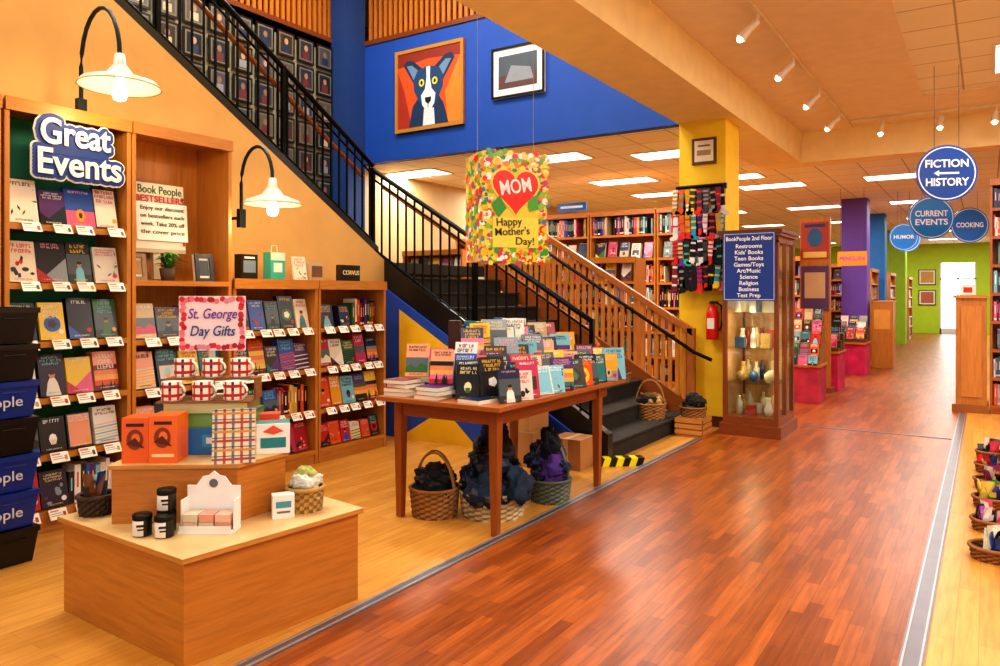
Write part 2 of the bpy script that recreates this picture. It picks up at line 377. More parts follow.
def book(mb, M, w, h, t, base=None):
    M0 = mb.M; mb.M = M0 @ M
    base = base or rnd.choice(PAL); k = ink(base)
    mb.box(0, w, 0, t, 0, h, base, 'gloss', {'z+': '#efe6d0', 'x+': '#efe6d0', 'z-': '#efe6d0'})
    y = -.0008; st = rnd.randrange(12); c2 = rnd.choice(PAL); c3 = rnd.choice(PAL); c4 = rnd.choice(PAL)
    if st == 0: mb.rect(0, w, 0, h*U(.3, .5), y, c2, 'gloss'); mb.disc(w*.5, h*.3, w*.16, w*.24, y*1.6, c3, 'gloss', 9); mb.disc(w*.5, h*.3, w*.07, w*.12, y*1.9, c4, 'gloss', 6)
    elif st == 1: mb.disc(w/2, h*.42, w*.34, w*.34, y, c2, 'gloss', 14); mb.disc(w/2, h*.42, w*.2, w*.2, y*1.6, c3, 'gloss', 5)
    elif st == 2: mb.xz([(0, 0), (w, 0), (w, h*.6)], y, c2, 'gloss'); mb.xz([(0, 0), (w*.6, 0), (0, h*.35)], y*1.6, c3, 'gloss')
    elif st == 3: mb.rect(w*.12, w*.88, h*.2, h*.55, y, c2, 'gloss'); mb.disc(w*.5, h*.36, w*.16, w*.22, y*1.6, k, 'gloss', 8); mb.rect(w*.4, w*.6, h*.2, h*.34, y*1.8, c3, 'gloss')
    elif st == 4:
        mb.xz([(w*.2, h*.0), (w*.8, 0), (w*.7, h*.3), (w*.6, h*.42), (w*.4, h*.42), (w*.3, h*.3)], y, c2, 'gloss'); mb.disc(w*.5, h*.5, w*.13, w*.16, y*1.6, '#c89878', 'gloss', 12); mb.disc(w*.5, h*.55, w*.14, w*.1, y*1.8, '#2a1c14', 'gloss', 10)
    elif st == 5: mb.rect(w*.06, w*.94, h*.04, h*.96, y, c2, 'gloss'); k = ink(c2)
    elif st == 6:
        for i in range(9): mb.disc(w*U(.15, .85), h*U(.12, .58), w*U(.05, .14), w*U(.05, .14), y*(1.1+.08*i), rnd.choice((c2, c3, c4)), 'gloss', rnd.choice((4, 6, 9)), U(0, 2))
    elif st == 7:
        for i in range(7): mb.xz([(0, h*.08*i), (w, h*.08*i+h*.05), (w, h*.08*i+h*.09), (0, h*.08*i+h*.04)], y, (c2, c3)[i % 2], 'gloss')
    elif st == 8:       # photographic figure cover
        mb.rect(0, w, 0, h*.7, y, '#4a5a60', 'gloss'); mb.rect(0, w, 0, h*.2, y*1.2, '#2a3430', 'gloss')
        mb.xz([(w*.3, 0), (w*.7, 0), (w*.66, h*.3), (w*.58, h*.38), (w*.42, h*.38), (w*.34, h*.3)], y*1.5, c2, 'gloss'); mb.disc(w*.5, h*.44, w*.1, w*.12, y*1.8, '#b88868', 'gloss', 10); mb.disc(w*.5, h*.48, w*.11, w*.07, y*2, '#1a120c', 'gloss', 8)
    elif st == 9:       # sunset bands + silhouettes
        for i in range(5): mb.rect(0, w, h*.13*i, h*.13*(i+1), y*(1+.05*i), [c4, c3, '#f0b060', '#e88a50', c2][i], 'gloss')
        for i in range(4): x = w*U(.05, .8); mb.xz([(x, 0), (x+w*.15, 0), (x+w*.08, h*U(.2, .4))], y*1.6, '#10141a', 'gloss')
    elif st == 10:      # botanical
        for i in range(12):
            cx, cz = w*U(.05, .95), h*U(.05, .95); a = U(0, 3.1); l = w*.13
            mb.xz([(cx-l*math.cos(a), cz-l*math.sin(a)), (cx+l*.3*math.sin(a), cz-l*.3*math.cos(a)), (cx+l*math.cos(a), cz+l*math.sin(a)), (cx-l*.3*math.sin(a), cz+l*.3*math.cos(a))], y*(1.1+.05*i), rnd.choice((c2, c3, '#3a7a44')), 'gloss')
        mb.rect(w*.1, w*.9, h*.52, h*.92, y*2.1, base, 'gloss')
    else: mb.rect(0, w, h*.12, h*.58, y, '#5a6a74', 'gloss'); mb.xz([(0, h*.12), (w, h*.12), (w, h*.3), (w*.7, h*.42), (w*.45, h*.27), (w*.2, h*.38), (0, h*.25)], y*1.6, c2, 'gloss')
    y = -.0024; th = h*U(.045, .1); z = h*.95-th*1.2
    for i in range(rnd.choice((1, 2, 3, 3))):
        a = U(.08, .22); letters(mb, w*a, w*(1-a), z, th, y, k); z -= th*1.4
    letters(mb, w*.2, w*.8, h*.05, h*.035, y, k)
    if rnd.random() < .25: mb.disc(w*.82, h*.2, w*.1, w*.1, y*1.1, rnd.choice(['#e0b030', '#f0f0e8', '#c02020']), 'gloss', 12)
    mb.M = M0
def faceout(mb, x0, x1, z, n, w=.155, h=.235, y=.06, tilt=13, jit=.02):
    s = (x1-x0)/n
    for i in range(n):
        ww = w*U(.86, 1.08); hh = h*U(.8, 1.07); x = x0+s*i+(s-ww)/2+U(-.004, .004)
        for q in range(rnd.choice((1, 2, 3))):
            bs = rnd.choice(PAL) if q == 0 else bs
            if q == 0: book(mb, T(x, y, z+.012) @ RX(-tilt), ww, hh, .022, bs)
            else:
                M0 = mb.M; mb.M = M0 @ T(x, y+.026*q, z+.012) @ RX(-tilt)
                mb.box(0, ww, 0, .02, 0, hh, bs, 'gloss', {'z+': '#efe6d0', 'x+': '#efe6d0'}); mb.M = M0
def spines(mb, x0, x1, z, h=.24, y=.05, d=.16, full=1.0):
    x = x0
    while x < x1-.03:
        t = U(.016, .045); t = min(t, x1-x)
        if rnd.random() > full: x += U(.05, .15); continue
        hh = h*U(.78, 1); c = rnd.choice(PAL)
        mb.box(x, x+t*.94, y, y+d, z, z+hh, c, 'gloss', {'z+': '#efe6d0'})
        k = ink(c); mb.rect(x+t*.36, x+t*.6, z+hh*.4, z+hh*.8, y-.001, k); 
        if rnd.random() < .4: mb.rect(x+.001, x+t*.93, z+hh*.08, z+hh*.16, y-.001, k)
        x += t
def cards(mb, x0, x1, z, n):
    s = (x1-x0)/n
    for i in range(n):
        x = x0+s*(i+.5)-.055+U(-.02, .02); M0 = mb.M; mb.M = M0 @ T(x, -.05, z-.045) @ RX(-32)
        mb.box(0, .11, 0, .003, 0, .07, '#faf6ec'); mb.rect(.008, .06, .052, .060, -.001, '#c8582a')
        mb.rect(.01, .07, .036, .041, -.001, '#9a9a9a'); mb.rect(.01, .09, .022, .027, -.001, '#9a9a9a'); mb.rect(.082, .1, .012, .044, -.001, rnd.choice(['#b03030', '#3060a0', '#505050', '#c89030']))
        mb.M = M0
        mb.box(x+.02, x+.095, -.03, 0, z-.03, z-.026, '#c0c0c0', 'metal')
WD = '#c68638'
def bookcase(name, M, w, h, D, shelves, wood=WD, back=None, plinth=.1, parent=None):
    mb = MB(M); t = .028; back = back or wood
    mb.box(0, t, 0, D, 0, h, wood, 'wood_v'); mb.box(w-t, w, 0, D, 0, h, wood, 'wood_v')
    mb.box(t, w-t, 0, D, h-t, h, wood, 'wood_h'); mb.box(t, w-t, D-.015, D, 0, h-t, back, 'wood_v' if back == wood else 'wall')
    mb.box(t, w-t, .015, .035, 0, plinth, wood, 'wood_h')
    mb.box(-.0, w+.0, -.018, .012, h-.07, h+.012, wood, 'wood_h')
    for z in shelves:
        mb.box(t, w-t, .005, D-.015, z-.022, z, wood, 'wood_h'); mb.box(t, w-t, 0, .014, z-.034, z+.004, wood, 'wood_h')
    return mb.build(name)
X0 = -5.0
A = Fr(X0, 2.18, 90); B_ = Fr(X0, 2.99, 90); Cc = Fr(X0, 3.83, 90); D_ = Fr(X0, 4.73, 90)
SA = [.12, .48, .84, 1.20, 1.57, 1.94]; SB = [.12, .46, .82, 1.18, 1.60]; SC = [.12, .47, .84, 1.2]
TEAL = '#38b4a0'
bookcase('display_bookcase', A, .80, 2.70, .42, SA, back=TEAL)
bookcase('display_bookcase', B_, .82, 2.70, .42, SB)
bookcase('low_bookcase', Cc, .89, 1.62, .42, SC); bookcase('low_bookcase', D_, .89, 1.62, .42, SC)
bookcase('display_bookcase', Fr(X0, 1.36, 90), .80, 2.70, .42, SA, back=TEAL)
for M, sh, w_, nn in ((A, SA, .80, 4), (B_, SB[:4], .82, 4), (Cc, SC, .89, 5), (D_, SC, .89, 5)):
    mb = MB(M)
    for i, z in enumerate(sh):
        if M is D_ and i == 3: faceout(mb, .05, .5, z, 2, .15, .2, .05); spines(mb, .5, w_-.05, z, .27, .08)
        elif M is D_ and i == 0: faceout(mb, .05, w_-.05, z, 6, .13, .2, .03)
        elif M is Cc and i == 1: faceout(mb, .045, .5, z, 3, .145, .25, .05); spines(mb, .5, w_-.05, z, .25, .08)
        elif M is A and i == 0: faceout(mb, .045, .42, z, 2, .17, .26, .05); spines(mb, .42, w_-.05, z, .26, .08)
        else: faceout(mb, .045, w_-.045, z, nn, .175 if w_ < .85 else .158, .27, .05)
        if i or M is A: cards(mb, .05, w_-.05, z, nn)
    mb.build('face_out_books')
mb = MB(Fr(X0, 1.36, 90))
for z in SA: faceout(mb, .05, .75, z, 4, .16, .245, .05)
mb.build('face_out_books')

# Great Events sign : cut-out letters with blue body and white outline
Ms = Fr(X0+.02, 2.61, 90, 2.43)
mb = MB(Ms); words = []
for s_, cx, cz, size, wd in (('Great', -.02, .102, .23, .44), ('Events', .01, -.09, .23, .53)):
    cu = bpy.data.curves.new('tmp', 'FONT'); cu.body = s_; cu.size = size; cu.align_x = 'CENTER'; cu.align_y = 'CENTER'; cu.resolution_u = 3
    ob = bpy.data.objects.new('tmp', cu); scene.collection.objects.link(ob); bpy.context.view_layer.update()
    k = wd/ob.dimensions.x; me = bpy.data.meshes.new_from_object(ob.evaluated_get(bpy.context.evaluated_depsgraph_get()))
    pts = []
    for e in me.edges:
        p, q = me.vertices[e.vertices[0]].co, me.vertices[e.vertices[1]].co; n_ = max(1, int((p-q).length/.02))
        for i in range(n_): t_ = p.lerp(q, i/n_); pts.append((cx+t_.x*k, cz+t_.y))
    seen = set(); P2 = []
    for p in pts:
        key = (round(p[0]/.008), round(p[1]/.008))
        if key not in seen: seen.add(key); P2.append(p)
    words.append((s_, cx, cz, size, k, P2)); bpy.data.objects.remove(ob); bpy.data.meshes.remove(me)
for _, _, _, _, _, P2 in words:
    for i, p in enumerate(P2): mb.disc(p[0], p[1], .042, .042, .004-.000002*i, '#ffffff', n=12); mb.disc(p[0], p[1], .042, .042, .012, '#ffffff', n=12)
for _, _, _, _, _, P2 in words:
    for i, p in enumerate(P2): mb.disc(p[0], p[1], .033, .033, -.002-.000002*i, '#123f96', n=12)
mb.box(-.2, .2, -.0045, .004, -.03, .04, '#123f96')
sg = mb.build('great_events_sign')
for s_, cx, cz, size, k, _ in words: text(s_, Ms @ T(cx, -.012, cz), size, '#ffffff', sg, .018, fixscale=k, ext=.004, name='letters')
# bestseller poster
Mp = Fr(X0-.30, 3.36, 90, 2.08) @ RX(-4); mb = MB(Mp)
mb.box(-.24, .24, 0, .01, -.26, .27, '#f6f3ea')
mb.box(-.22, .2, -.012, 0, .17, .26, '#f6f3ea'); mb.rect(-.24, .24, -.26, -.23, -.001, '#c8c0b0')
mb.box(-.17, .25, -.02, -.01, -.17, .12, '#ffffff', 'gloss'); mb.box(-.03, .03, .01, .05, -.46, .1, '#d8d0c0')
for x in (-.235, .215): 
    for i in range(8): mb.rect(x, x+.02, -.2+.05*i, -.17+.05*i, -.002, ['#c83a2a', '#2a6a4a', '#e0a030'][i % 3])
pb = mb.build('bestseller_poster')
text('Book People', Mp @ T(.03, -.014, .215), .085, '#1f6a3a', pb, .01, .36); text('BESTSELLERS', Mp @ T(.03, -.014, .145), .07, '#c0282a', pb, .012, .40)
for i, s_ in enumerate(('Enjoy our discount', 'on bestsellers each', 'week. Take 20% off', 'the cover price')): text(s_, Mp @ T(.04, -.024, .075-.06*i), .045, '#333333', pb, 0, .36)
b = MB(T(-5.12, 3.34, 1.60)); b.lathe([(.0, 0), (.045, 0), (.06, .1), (.052, .1), (.05, .08), (0, .08)], (0, 0, 0), '#5a4a3a', 'paint')
for i in range(44):
    a = U(0, 6.28); l = U(.09, .17); h = U(.03, .13); wv = .013
    p = [(0, 0, .09), (l*.5*math.cos(a), l*.5*math.sin(a), .09+h), (l*math.cos(a), l*math.sin(a), .09+h*.75)]
    q = Vector((-math.sin(a), math.cos(a), 0))*wv
    for u_ in range(2):
        p0, p1 = Vector(p[u_]), Vector(p[u_+1]); w0, w1 = (q*.4, q) if u_ == 0 else (q, q*.1)
        b.poly([tuple(p0-w0), tuple(p0+w0), tuple(p1+w1), tuple(p1-w1)], rnd.choice(['#2f7a2a', '#449030', '#1f6424', '#6aaa3a']))
b.build('potted_plant')
def frame(name, M, w, h, fc, draw=None, t=.03, fw=.03, mat='#f2efe6'):
    mb = MB(M); mb.box(-w/2, w/2, .0, t, 0, h, mat)
    for a in ((-w/2, w/2, h-fw, h), (-w/2, w/2, 0, fw), (-w/2, -w/2+fw, fw, h-fw), (w/2-fw, w/2, fw, h-fw)): mb.box(a[0], a[1], -.015, .001, a[2], a[3], fc, 'gloss')
    if draw: draw(mb)
    return mb.build(name)
frame('small_picture_frame', Fr(-5.1, 3.10, 80, 1.6) @ RX(-10), .11, .2, '#8a6a3a', lambda m: m.rect(-.03, .03, .05, .15, -.003, '#c0a070'))
frame('small_picture_frame', Fr(-5.1, 3.64, 85, 1.6) @ RX(-8), .15, .22, '#15181c', lambda m: m.rect(-.04, .04, .05, .17, -.003, '#405060'))
mb = MB(Fr(-5.1, 3.98, 88, 1.635)); mb.box(0, .16, 0, .09, 0, .2, '#1e1c1a', 'gloss'); mb.rect(.02, .14, .05, .15, -.001, '#7088a0'); mb.rect(.03, .13, .165, .18, -.001, '#ffffff'); mb.build('boxed_puzzle')
mb = MB(Fr(-5.1, 4.28, 88, 1.635)); mb.box(0, .15, 0, .1, 0, .23, '#37b0a4', 'gloss'); mb.rect(.03, .12, .06, .14, -.001, '#f4f4f0'); mb.rect(0, .15, .16, .23, -.001, '#bfe6da')
mb.tube([(.04, .05, .23), (.05, .05, .29), (.1, .05, .29), (.11, .05, .23)], .004, '#e8e0d0'); mb.build('gift_bag')
mb = MB(Fr(-5.12, 4.56, 90, 1.635)); book(mb, RX(-10), .15, .21, .02, '#e8d8c0'); mb.box(.2, .36, .02, .1, 0, .16, '#c8b090'); mb.box(.22, .34, .01, .02, .03, .13, '#705040'); mb.build('boxed_stationery')
mb = MB(Fr(-5.1, 5.1, 90, 1.635)); mb.box(0, .26, 0, .06, 0, .15, '#26221e', 'gloss'); o_ = mb.build('counter_sign'); text('CORVUS', Fr(-5.09, 5.23, 90, 1.71), .06, '#e8d9a0', o_, .01, .22)

def lamp(x, y, z, r, ax, az):
    b = MB(); path = []
    for i in range(13):
        t = i/12
        path.append((x-ax*(1+math.cos(math.pi*t))*.5, y, z+.16+az*math.sin(math.pi*t)))
    wallx = path[0][0]
    path = [(wallx, y, z-.1)]+path
    b.tube(path, .014, '#2f3a40', 'metal', 8)
    b.box(wallx-.02, wallx+.02, y-.03, y+.03, z-.2, z-.05, '#2f3a40', 'metal')
    b.tube([(wallx, y, z-.12), (-5.44, y, z-.12)], .013, '#2f3a40', 'metal')
    b.lathe([(.0, .17), (.03, .17), (.04, .10), (.06, .075), (.085, .04), (r*.7, .012), (r*.92, -.005), (r, -.03), (r+.006, -.042), (r*.97, -.038), (r*.7, .0), (.08, .025), (.03, .04)], (x, y, z), '#c8ccc0', 'gloss', 36)
    b.lathe([(.025, .03), (.025, -.02), (.04, -.05), (.047, -.085), (.035, -.12), (0, -.132)], (x, y, z), '#ffdca0', 'bulb', 20)
    o = b.build('gooseneck_lamp')
    light('POINT', 'lamp_bulb_light', (x, y, z-.17), 10, '#ffd49a', o, shadow_soft_size=.05)
lamp(-4.62, 2.68, 2.86, .24, .46, .35); lamp(-4.72, 3.98, 2.25, .22, .38, .28)

# ------------------------------------------------------------------ display riser
b = MB(); b.prism([(-3.68, 1.86), (-2.70, 1.83), (-2.60, 2.72), (-3.6, 2.86)], 0, .425, '#bf7a30', 'wood_h')
b.prism([(-3.70, 1.84), (-2.68, 1.81), (-2.58, 2.74), (-3.62, 2.88)], .425, .45, '#c68a44', 'wood_h', '#dcbc84'); b.build('display_riser', .003)
b = MB(); b.prism([(-3.36, 1.91), (-2.91, 2.25), (-2.93, 2.55), (-3.5, 2.74), (-3.61, 2.24)], .45, .70, '#bf7a30', 'wood_h')
b.prism([(-3.37, 1.895), (-2.895, 2.245), (-2.915, 2.56), (-3.5, 2.76), (-3.625, 2.24)], .70, .72, '#c68a44', 'wood_h', '#d8b478'); b.build('riser_block', .002)
Y38 = 37
mb = MB(Fr(-3.355, 1.955, Y38, .72)); mb.box(0, .12, 0, .14, 0, .21, '#e8641a', 'gloss'); mb.box(.125, .25, -.01, .15, 0, .22, '#ec6c1e', 'gloss')
for cx, cz, yv in ((.187, .12, -.012), (.06, .11, -.002)):
    mb.disc(cx, cz, .038, .048, yv, '#8a3410', n=16); mb.disc(cx+.004, cz+.004, .02, .026, yv-.001, '#ec7a2e', n=10); mb.xz([(cx-.04, cz-.02), (cx+.0, cz+.01), (cx+.045, cz-.04), (cx+.0, cz-.03)], yv-.0015, '#5a200c')
mb.rect(.15, .23, .18, .195, -.012, '#3a1a10'); mb.rect(.02, .1, .17, .185, -.002, '#3a1a10')
mb.rect(.14, .24, .03, .045, -.012, '#f8d8a0'); mb.build('orange_gift_boxes')
GX, GY = -3.37, 2.155
mb = MB(Fr(GX, GY, Y38, .72)); mb.box(0, .36, 0, .22, 0, .13, '#2472b8', 'gloss'); mb.rect(.2, .33, .04, .1, -.001, '#3a9ad0'); mb.rect(.22, .31, .055, .085, -.002, '#e8f0f8')
mb.build('blue_gift_box', .003)
mb = MB(Fr(GX-.01, GY, Y38, .85)); mb.box(0, .44, 0, .26, 0, .07, '#5a8a4a', 'gloss', {'y-': '#6f9a58'}); mb.box(0, .44, -.004, .264, .064, .072, '#4f8046', 'gloss'); mb.box(0, .44, -.004, .264, 0, .006, '#4f8046', 'gloss')
mb.box(.02, .42, .01, .25, .072, .12, '#8a7a4a', 'gloss', {'y-': '#c8bc8a'}); mb.build('stacked_coffee_table_books')
def mug(mb, x, y, z, r=.042, h=.085, ha=0):
    def cf(i, j):
        if i in (3, 6): return C('#b0202a')
        if j % 6 in (0,): return C('#1a2a5a') if i % 2 else C('#b0202a')
        if j % 6 == 3: return C('#c8343a')
        return C('#f2ead8')
    prof = [(0, 0), (r*.9, 0)]+[(r, h*(.06+.94*k/6)) for k in range(7)]+[(r*.9, h), (r*.88, .01), (0, .01)]
    mb.lathe(prof, (x, y, z), '#ffffff', 'gloss', 24, lambda i, j: cf(i, j) if 1 < i < 8 else C('#f2ead8'))
    pts = []
    for k in range(9):
        a = -math.pi/2+math.pi*k/8; dx = r*.95+.03*math.cos(a)
        pts.append((x+dx*math.cos(ha), y+dx*math.sin(ha), z+h*.5+h*.32*math.sin(a)))
    mb.tube(pts, .006, '#f2ead8', 'gloss')
mb = MB(Fr(GX, GY+.01, Y38, .97))
mb.box(-.03, .42, 0, .24, 0, .008, '#8a5a2a', 'wood_h'); mb.box(-.03, .42, .12, .24, .1, .11, '#8a5a2a', 'wood_h')
for x in (-.03, .41): mb.box(x, x+.01, .12, .24, .008, .1, '#8a5a2a', 'wood_h')
mb.build('mug_display_stand')
for i in range(3):
    mb = MB(Fr(GX, GY+.01, Y38, .97)); mug(mb, .03+.15*i, .055, .0085, .05, .095, -.4); mb.build('plaid_mug')
    mb = MB(Fr(GX, GY+.01, Y38, .97)); mug(mb, .05+.14*i, .175, .1105, .05, .095, -.4); mb.build('plaid_mug')
Mp = Fr(-3.53, 2.365, Y38, .975); mb = MB(Mp); mb.box(.0, .34, 0, .008, .235, .52, '#f3dde0', 'gloss'); mb.box(.15, .18, .008, .02, 0, .35, '#d8d0c0'); mb.box(.1, .23, -.005, .05, -.005, .006, '#d8d0c0')
for i in range(60):
    s_ = i/60*1.24
    if s_ < .34: p = (s_, .255)
    elif s_ < .62: p = (.32, .235+s_-.34)
    elif s_ < .96: p = (.96-s_, .50)
    else: p = (.02, 1.24-s_+.235)
    mb.disc(min(max(p[0]+U(-.008, .008), .016), .324), min(p[1]+U(-.008, .008), .504), .015, .015, -.0015-.0004*(i % 4), rnd.choice(['#d82a3a', '#e84a5a', '#f0788a', '#b01a2a', '#e890a0']), n=7)
pp = mb.build('gift_poster')
text('St. George', Mp @ T(.17, -.004, .425), .075, '#7a20a0', pp, .004, .25, shear=.25); text('Day Gifts', Mp @ T(.17, -.004, .335), .075, '#203a8a', pp, .004, .23, shear=.25)
mb = MB(Fr(-2.99, 2.17, 48, .72) @ RX(-8)); mb.box(0, .19, 0, .04, 0, .25, '#f0e2c4')
for i in range(5): mb.rect(.01+.038*i, .022+.038*i, 0, .25, -.001, '#c8584a' if i % 2 else '#6a8a8a')
for i in range(6): mb.rect(0, .19, .015+.042*i, .025+.042*i, -.002, '#d8923a' if i % 2 else '#b04a4a')
for i in range(6): mb.rect(0, .19, .033+.042*i, .036+.042*i, -.0025, '#203a4a')
mb.build('plaid_tea_towel')
mb = MB(Fr(-2.99, 2.42, 50, .72)); mb.box(0, .16, 0, .12, 0, .15, '#f0f2f0', 'gloss', {'x+': '#2a8a90', 'z+': '#2a8a90'}); mb.rect(.02, .14, .03, .08, -.001, '#1f8a94'); mb.xz([(.03, .11), (.08, .095), (.13, .11), (.08, .14)], -.002, '#e05a3a'); mb.build('teal_gift_box', .003)
mb = MB(Fr(-3.09, 2.52, 50, .72)); mb.box(-.02, .1, .05, .13, 0, .17, '#d84a20', 'gloss'); mb.rect(0, .08, .06, .13, .049, '#f0d060'); mb.build('orange_tea_box', .003)
def jar(x, y, z):
    mb = MB(T(x, y, z)); mb.lathe([(0, 0), (.036, 0), (.04, .005), (.04, .07), (.036, .075)], (0, 0, 0), '#14140f', 'gloss', 28, lambda i, j: C('#e8e4d8') if (i == 2 and 16 < j < 26) else C('#14140f'))
    mb.lathe([(.041, .073), (.041, .092), (.038, .095), (0, .095)], (0, 0, 0), '#26241f', 'metal', 28)
    mb.M = T(x, y, z) @ RZ(50); mb.rect(-.018, .018, .045, .055, -.0412, '#14140f'); mb.rect(-.014, .014, .03, .037, -.0412, '#14140f'); mb.build('candle_jar')
jar(-3.10, 1.90, .45); jar(-3.00, 1.94, .45); jar(-3.06, 1.99, .45); jar(-3.06, 1.99, .546)
mb = MB(Fr(-2.98, 1.99, 32, .45))
mb.box(0, .24, 0, .11, 0, .012, '#f6f4f0'); mb.box(0, .006, .03, .11, .012, .14, '#f6f4f0'); mb.box(.234, .24, .03, .11, .012, .14, '#f6f4f0')
mb.box(0, .24, .1, .108, .012, .19, '#f6f4f0'); mb.slab([(.04, .19), (.2, .19), (.17, .23), (.145, .235), (.12, .255), (.095, .235), (.07, .23)], .1, .108, '#f6f4f0')
mb.box(.006, .234, 0, .004, .012, .035, '#eceae4'); mb.disc(.12, .2, .02, .02, .098, '#6a6a6a', n=14)
for i in range(3):
    for k in range(2): mb.box(.015+.072*i, .08+.072*i, .015, .09, .013+.035*k, .046+.035*k, ['#e8b8a0', '#d8c8a8', '#e09a80'][(i+k) % 3], 'gloss')
mb.build('soap_display_stand')

def basket(name, x, y, z, r, h, col, handle=0, fill=None, top=1.12, sy=1.0, yaw=0, dark=None, fh=.08, nb=7, spill=.0, packs=False):
    M0 = T(x, y, z) @ RZ(yaw) @ Matrix.Scale(sy, 4, (0, 1, 0)); mb = MB(M0); n = 48; rows = []; m = max(6, int(h/.016))
    for i in range(m+1):
        t = i/m; rr = r*(1/top+(1-1/top)*t)
        rows.append([((rr+.004*(1 if (i+j//2) % 2 else -1))*math.cos(2*math.pi*j/n), (rr+.004*(1 if (i+j//2) % 2 else -1))*math.sin(2*math.pi*j/n), h*t) for j in range(n)])
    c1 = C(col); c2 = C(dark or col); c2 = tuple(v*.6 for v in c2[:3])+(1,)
    mb.grid(rows, col, 'wicker', True, False, lambda i, j: c1 if (i+j//2) % 2 else c2)
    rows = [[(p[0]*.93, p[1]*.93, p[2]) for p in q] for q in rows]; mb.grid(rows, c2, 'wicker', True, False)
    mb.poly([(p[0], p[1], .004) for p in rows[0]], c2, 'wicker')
    mb.tube([(r*.985*math.cos(2*math.pi*j/32), r*.985*math.sin(2*math.pi*j/32), h) for j in range(33)], .011, col, 'wicker', 8, False)
    if handle:
        mb.tube([(r*.97*math.cos(math.pi*k/14), 0, h*.8+handle*math.sin(math.pi*k/14)) for k in range(15)], .009, col, 'wicker')
        mb.tube([(r*.97*math.cos(math.pi*k/14), .015, h*.8+(handle+.012)*math.sin(math.pi*k/14)) for k in range(15)], .006, c2, 'wicker')
    if packs:       # little bags/packets standing in the basket
        for i in range(9):
            a = U(0, 6.28); q = r*U(0, .6); mb.M = M0 @ T(q*math.cos(a), q*math.sin(a), h*.4) @ RZ(U(0, 360)) @ RX(U(-25, 25)); c = rnd.choice(fill); s1 = r*U(.25, .4); hh = h*.6+fh*U(.5, 1)
            mb.grid([[(-s1, 0, 0), (0, -.01, 0), (s1, 0, 0), (0, .01, 0)], [(-s1, 0, hh*.5), (0, -.025, hh*.5), (s1, 0, hh*.5), (0, .025, hh*.5)], [(-s1, 0, hh), (0, -.002, hh), (s1, 0, hh), (0, .002, hh)]], c, 'gloss', True, False)
            mb.rect(-s1*.6, s1*.6, hh*.4, hh*.7, -.027, rnd.choice(['#ffffff', '#f0d040', '#202020']))
    elif fill:
        pat = lambda c: rnd.choice([None, None, None, '#50505c', '#2c4470']) if lum(c) < .1 else None
        mb.cloth((0, 0, h*.8), (r*.8, r*.8, fh*.75), fill[0], U(0, 50))
        for i in range(nb):
            a = 2*math.pi*i/nb+U(-.3, .3); q = r*(.42+spill*U(.3, 1)); s_ = r*U(.45, .7)
            zz = h+fh*U(.0, .5)-spill*.04; c = rnd.choice(fill)
            mb.cloth((q*math.cos(a), q*math.sin(a), zz), (s_, s_*U(.4, .7), min(fh, s_)*U(.45, .75)), c, U(0, 50), .03, pat(c), a+U(-.6, .6)+1.57)
        c = rnd.choice(fill); mb.cloth((0, 0, h+fh*.7), (r*.6, r*.45, fh*.4), c, U(0, 50), None, pat(c), U(0, 3))
    return mb.build(name)
basket('wicker_basket', -2.80, 2.56, .45, .09, .11, '#c89a4e', 0, ['#dcd8a0', '#e8e4d0', '#b8c068', '#f2f0e4'], fh=.09)
basket('small_dark_basket', -3.59, 1.965, .45, .08, .09, '#4a3220', 0, ['#2a7a7a', '#22508a', '#e8d0a0', '#7a4a2a', '#d8e8e8'], fh=.13, packs=True)
mb = MB(Fr(-2.80, 2.36, 55, .45)); mb.box(0, .1, 0, .06, 0, .11, '#f2f0ea'); mb.rect(.015, .085, .05, .08, -.001, '#4a9aa8'); mb.rect(.02, .08, .025, .035, -.001, '#707070'); mb.build('small_card_box')

# ------------------------------------------------------------------ book table
TW = '#94501f'
b = MB(); b.box(-3.45, -2.46, 3.78, 5.66, .79, .82, '#a45e26', 'wood_h')
b.box(-3.36, -3.335, 3.9, 5.5, .69, .79, TW, 'wood_h'); b.box(-2.575, -2.55, 3.9, 5.5, .69, .79, TW, 'wood_h'); b.box(-3.36, -2.55, 3.88, 3.905, .69, .79, TW, 'wood_h'); b.box(-3.36, -2.55, 5.36, 5.385, .69, .79, TW, 'wood_h')
for x in (-3.335, -2.565):
    for y in (3.90, 5.35):
        s = .032; q = .022
        rows = [[(x+a*s, y+c*s, .79) for a, c in ((-1, -1), (1, -1), (1, 1), (-1, 1))], [(x+a*s, y+c*s, .6) for a, c in ((-1, -1), (1, -1), (1, 1), (-1, 1))], [(x+a*q, y+c*q, 0) for a, c in ((-1, -1), (1, -1), (1, 1), (-1, 1))]]
        b.grid(rows[::-1], TW, 'wood_v', True, False)
b.build('display_table', .003)
mb = MB()
mb.box(-3.02, -2.90, 4.30, 5.5, .82, .92, '#3a2414', 'wood_h'); mb.box(-3.24, -3.03, 4.30, 5.55, .82, 1.05, '#3a2414', 'wood_h')
mb.build('book_riser', .003)
mb = MB()
for x, z, yaw, n, y0, y1, hh in ((-2.56, .82, 52, 12, 3.92, 5.64, .23), (-2.72, .82, 50, 11, 3.96, 5.6, .27), (-2.87, .82, 50, 3, 3.98, 4.34, .28), (-2.93, .92, 50, 9, 4.34, 5.55, .27), (-3.12, 1.05, 52, 9, 4.3, 5.55, .26)):
    for i in range(n):
        y = y0+(y1-y0)*(i+U(-.15, .15))/n; w_ = U(.145, .185)
        book(mb, Fr(x+U(-.02, .02), y, yaw+U(-12, 14), z+.004) @ RX(-U(8, 20)), w_, hh*U(.8, 1.12), U(.018, .035))
for k in range(5):
    mb.M = Fr(-3.23, 4.4+.2*k, 90, 1.05); spines(mb, 0, .16, 0, .27, -.02, .1)
mb.M = Matrix(); mb.build('face_out_books')
mb = MB()
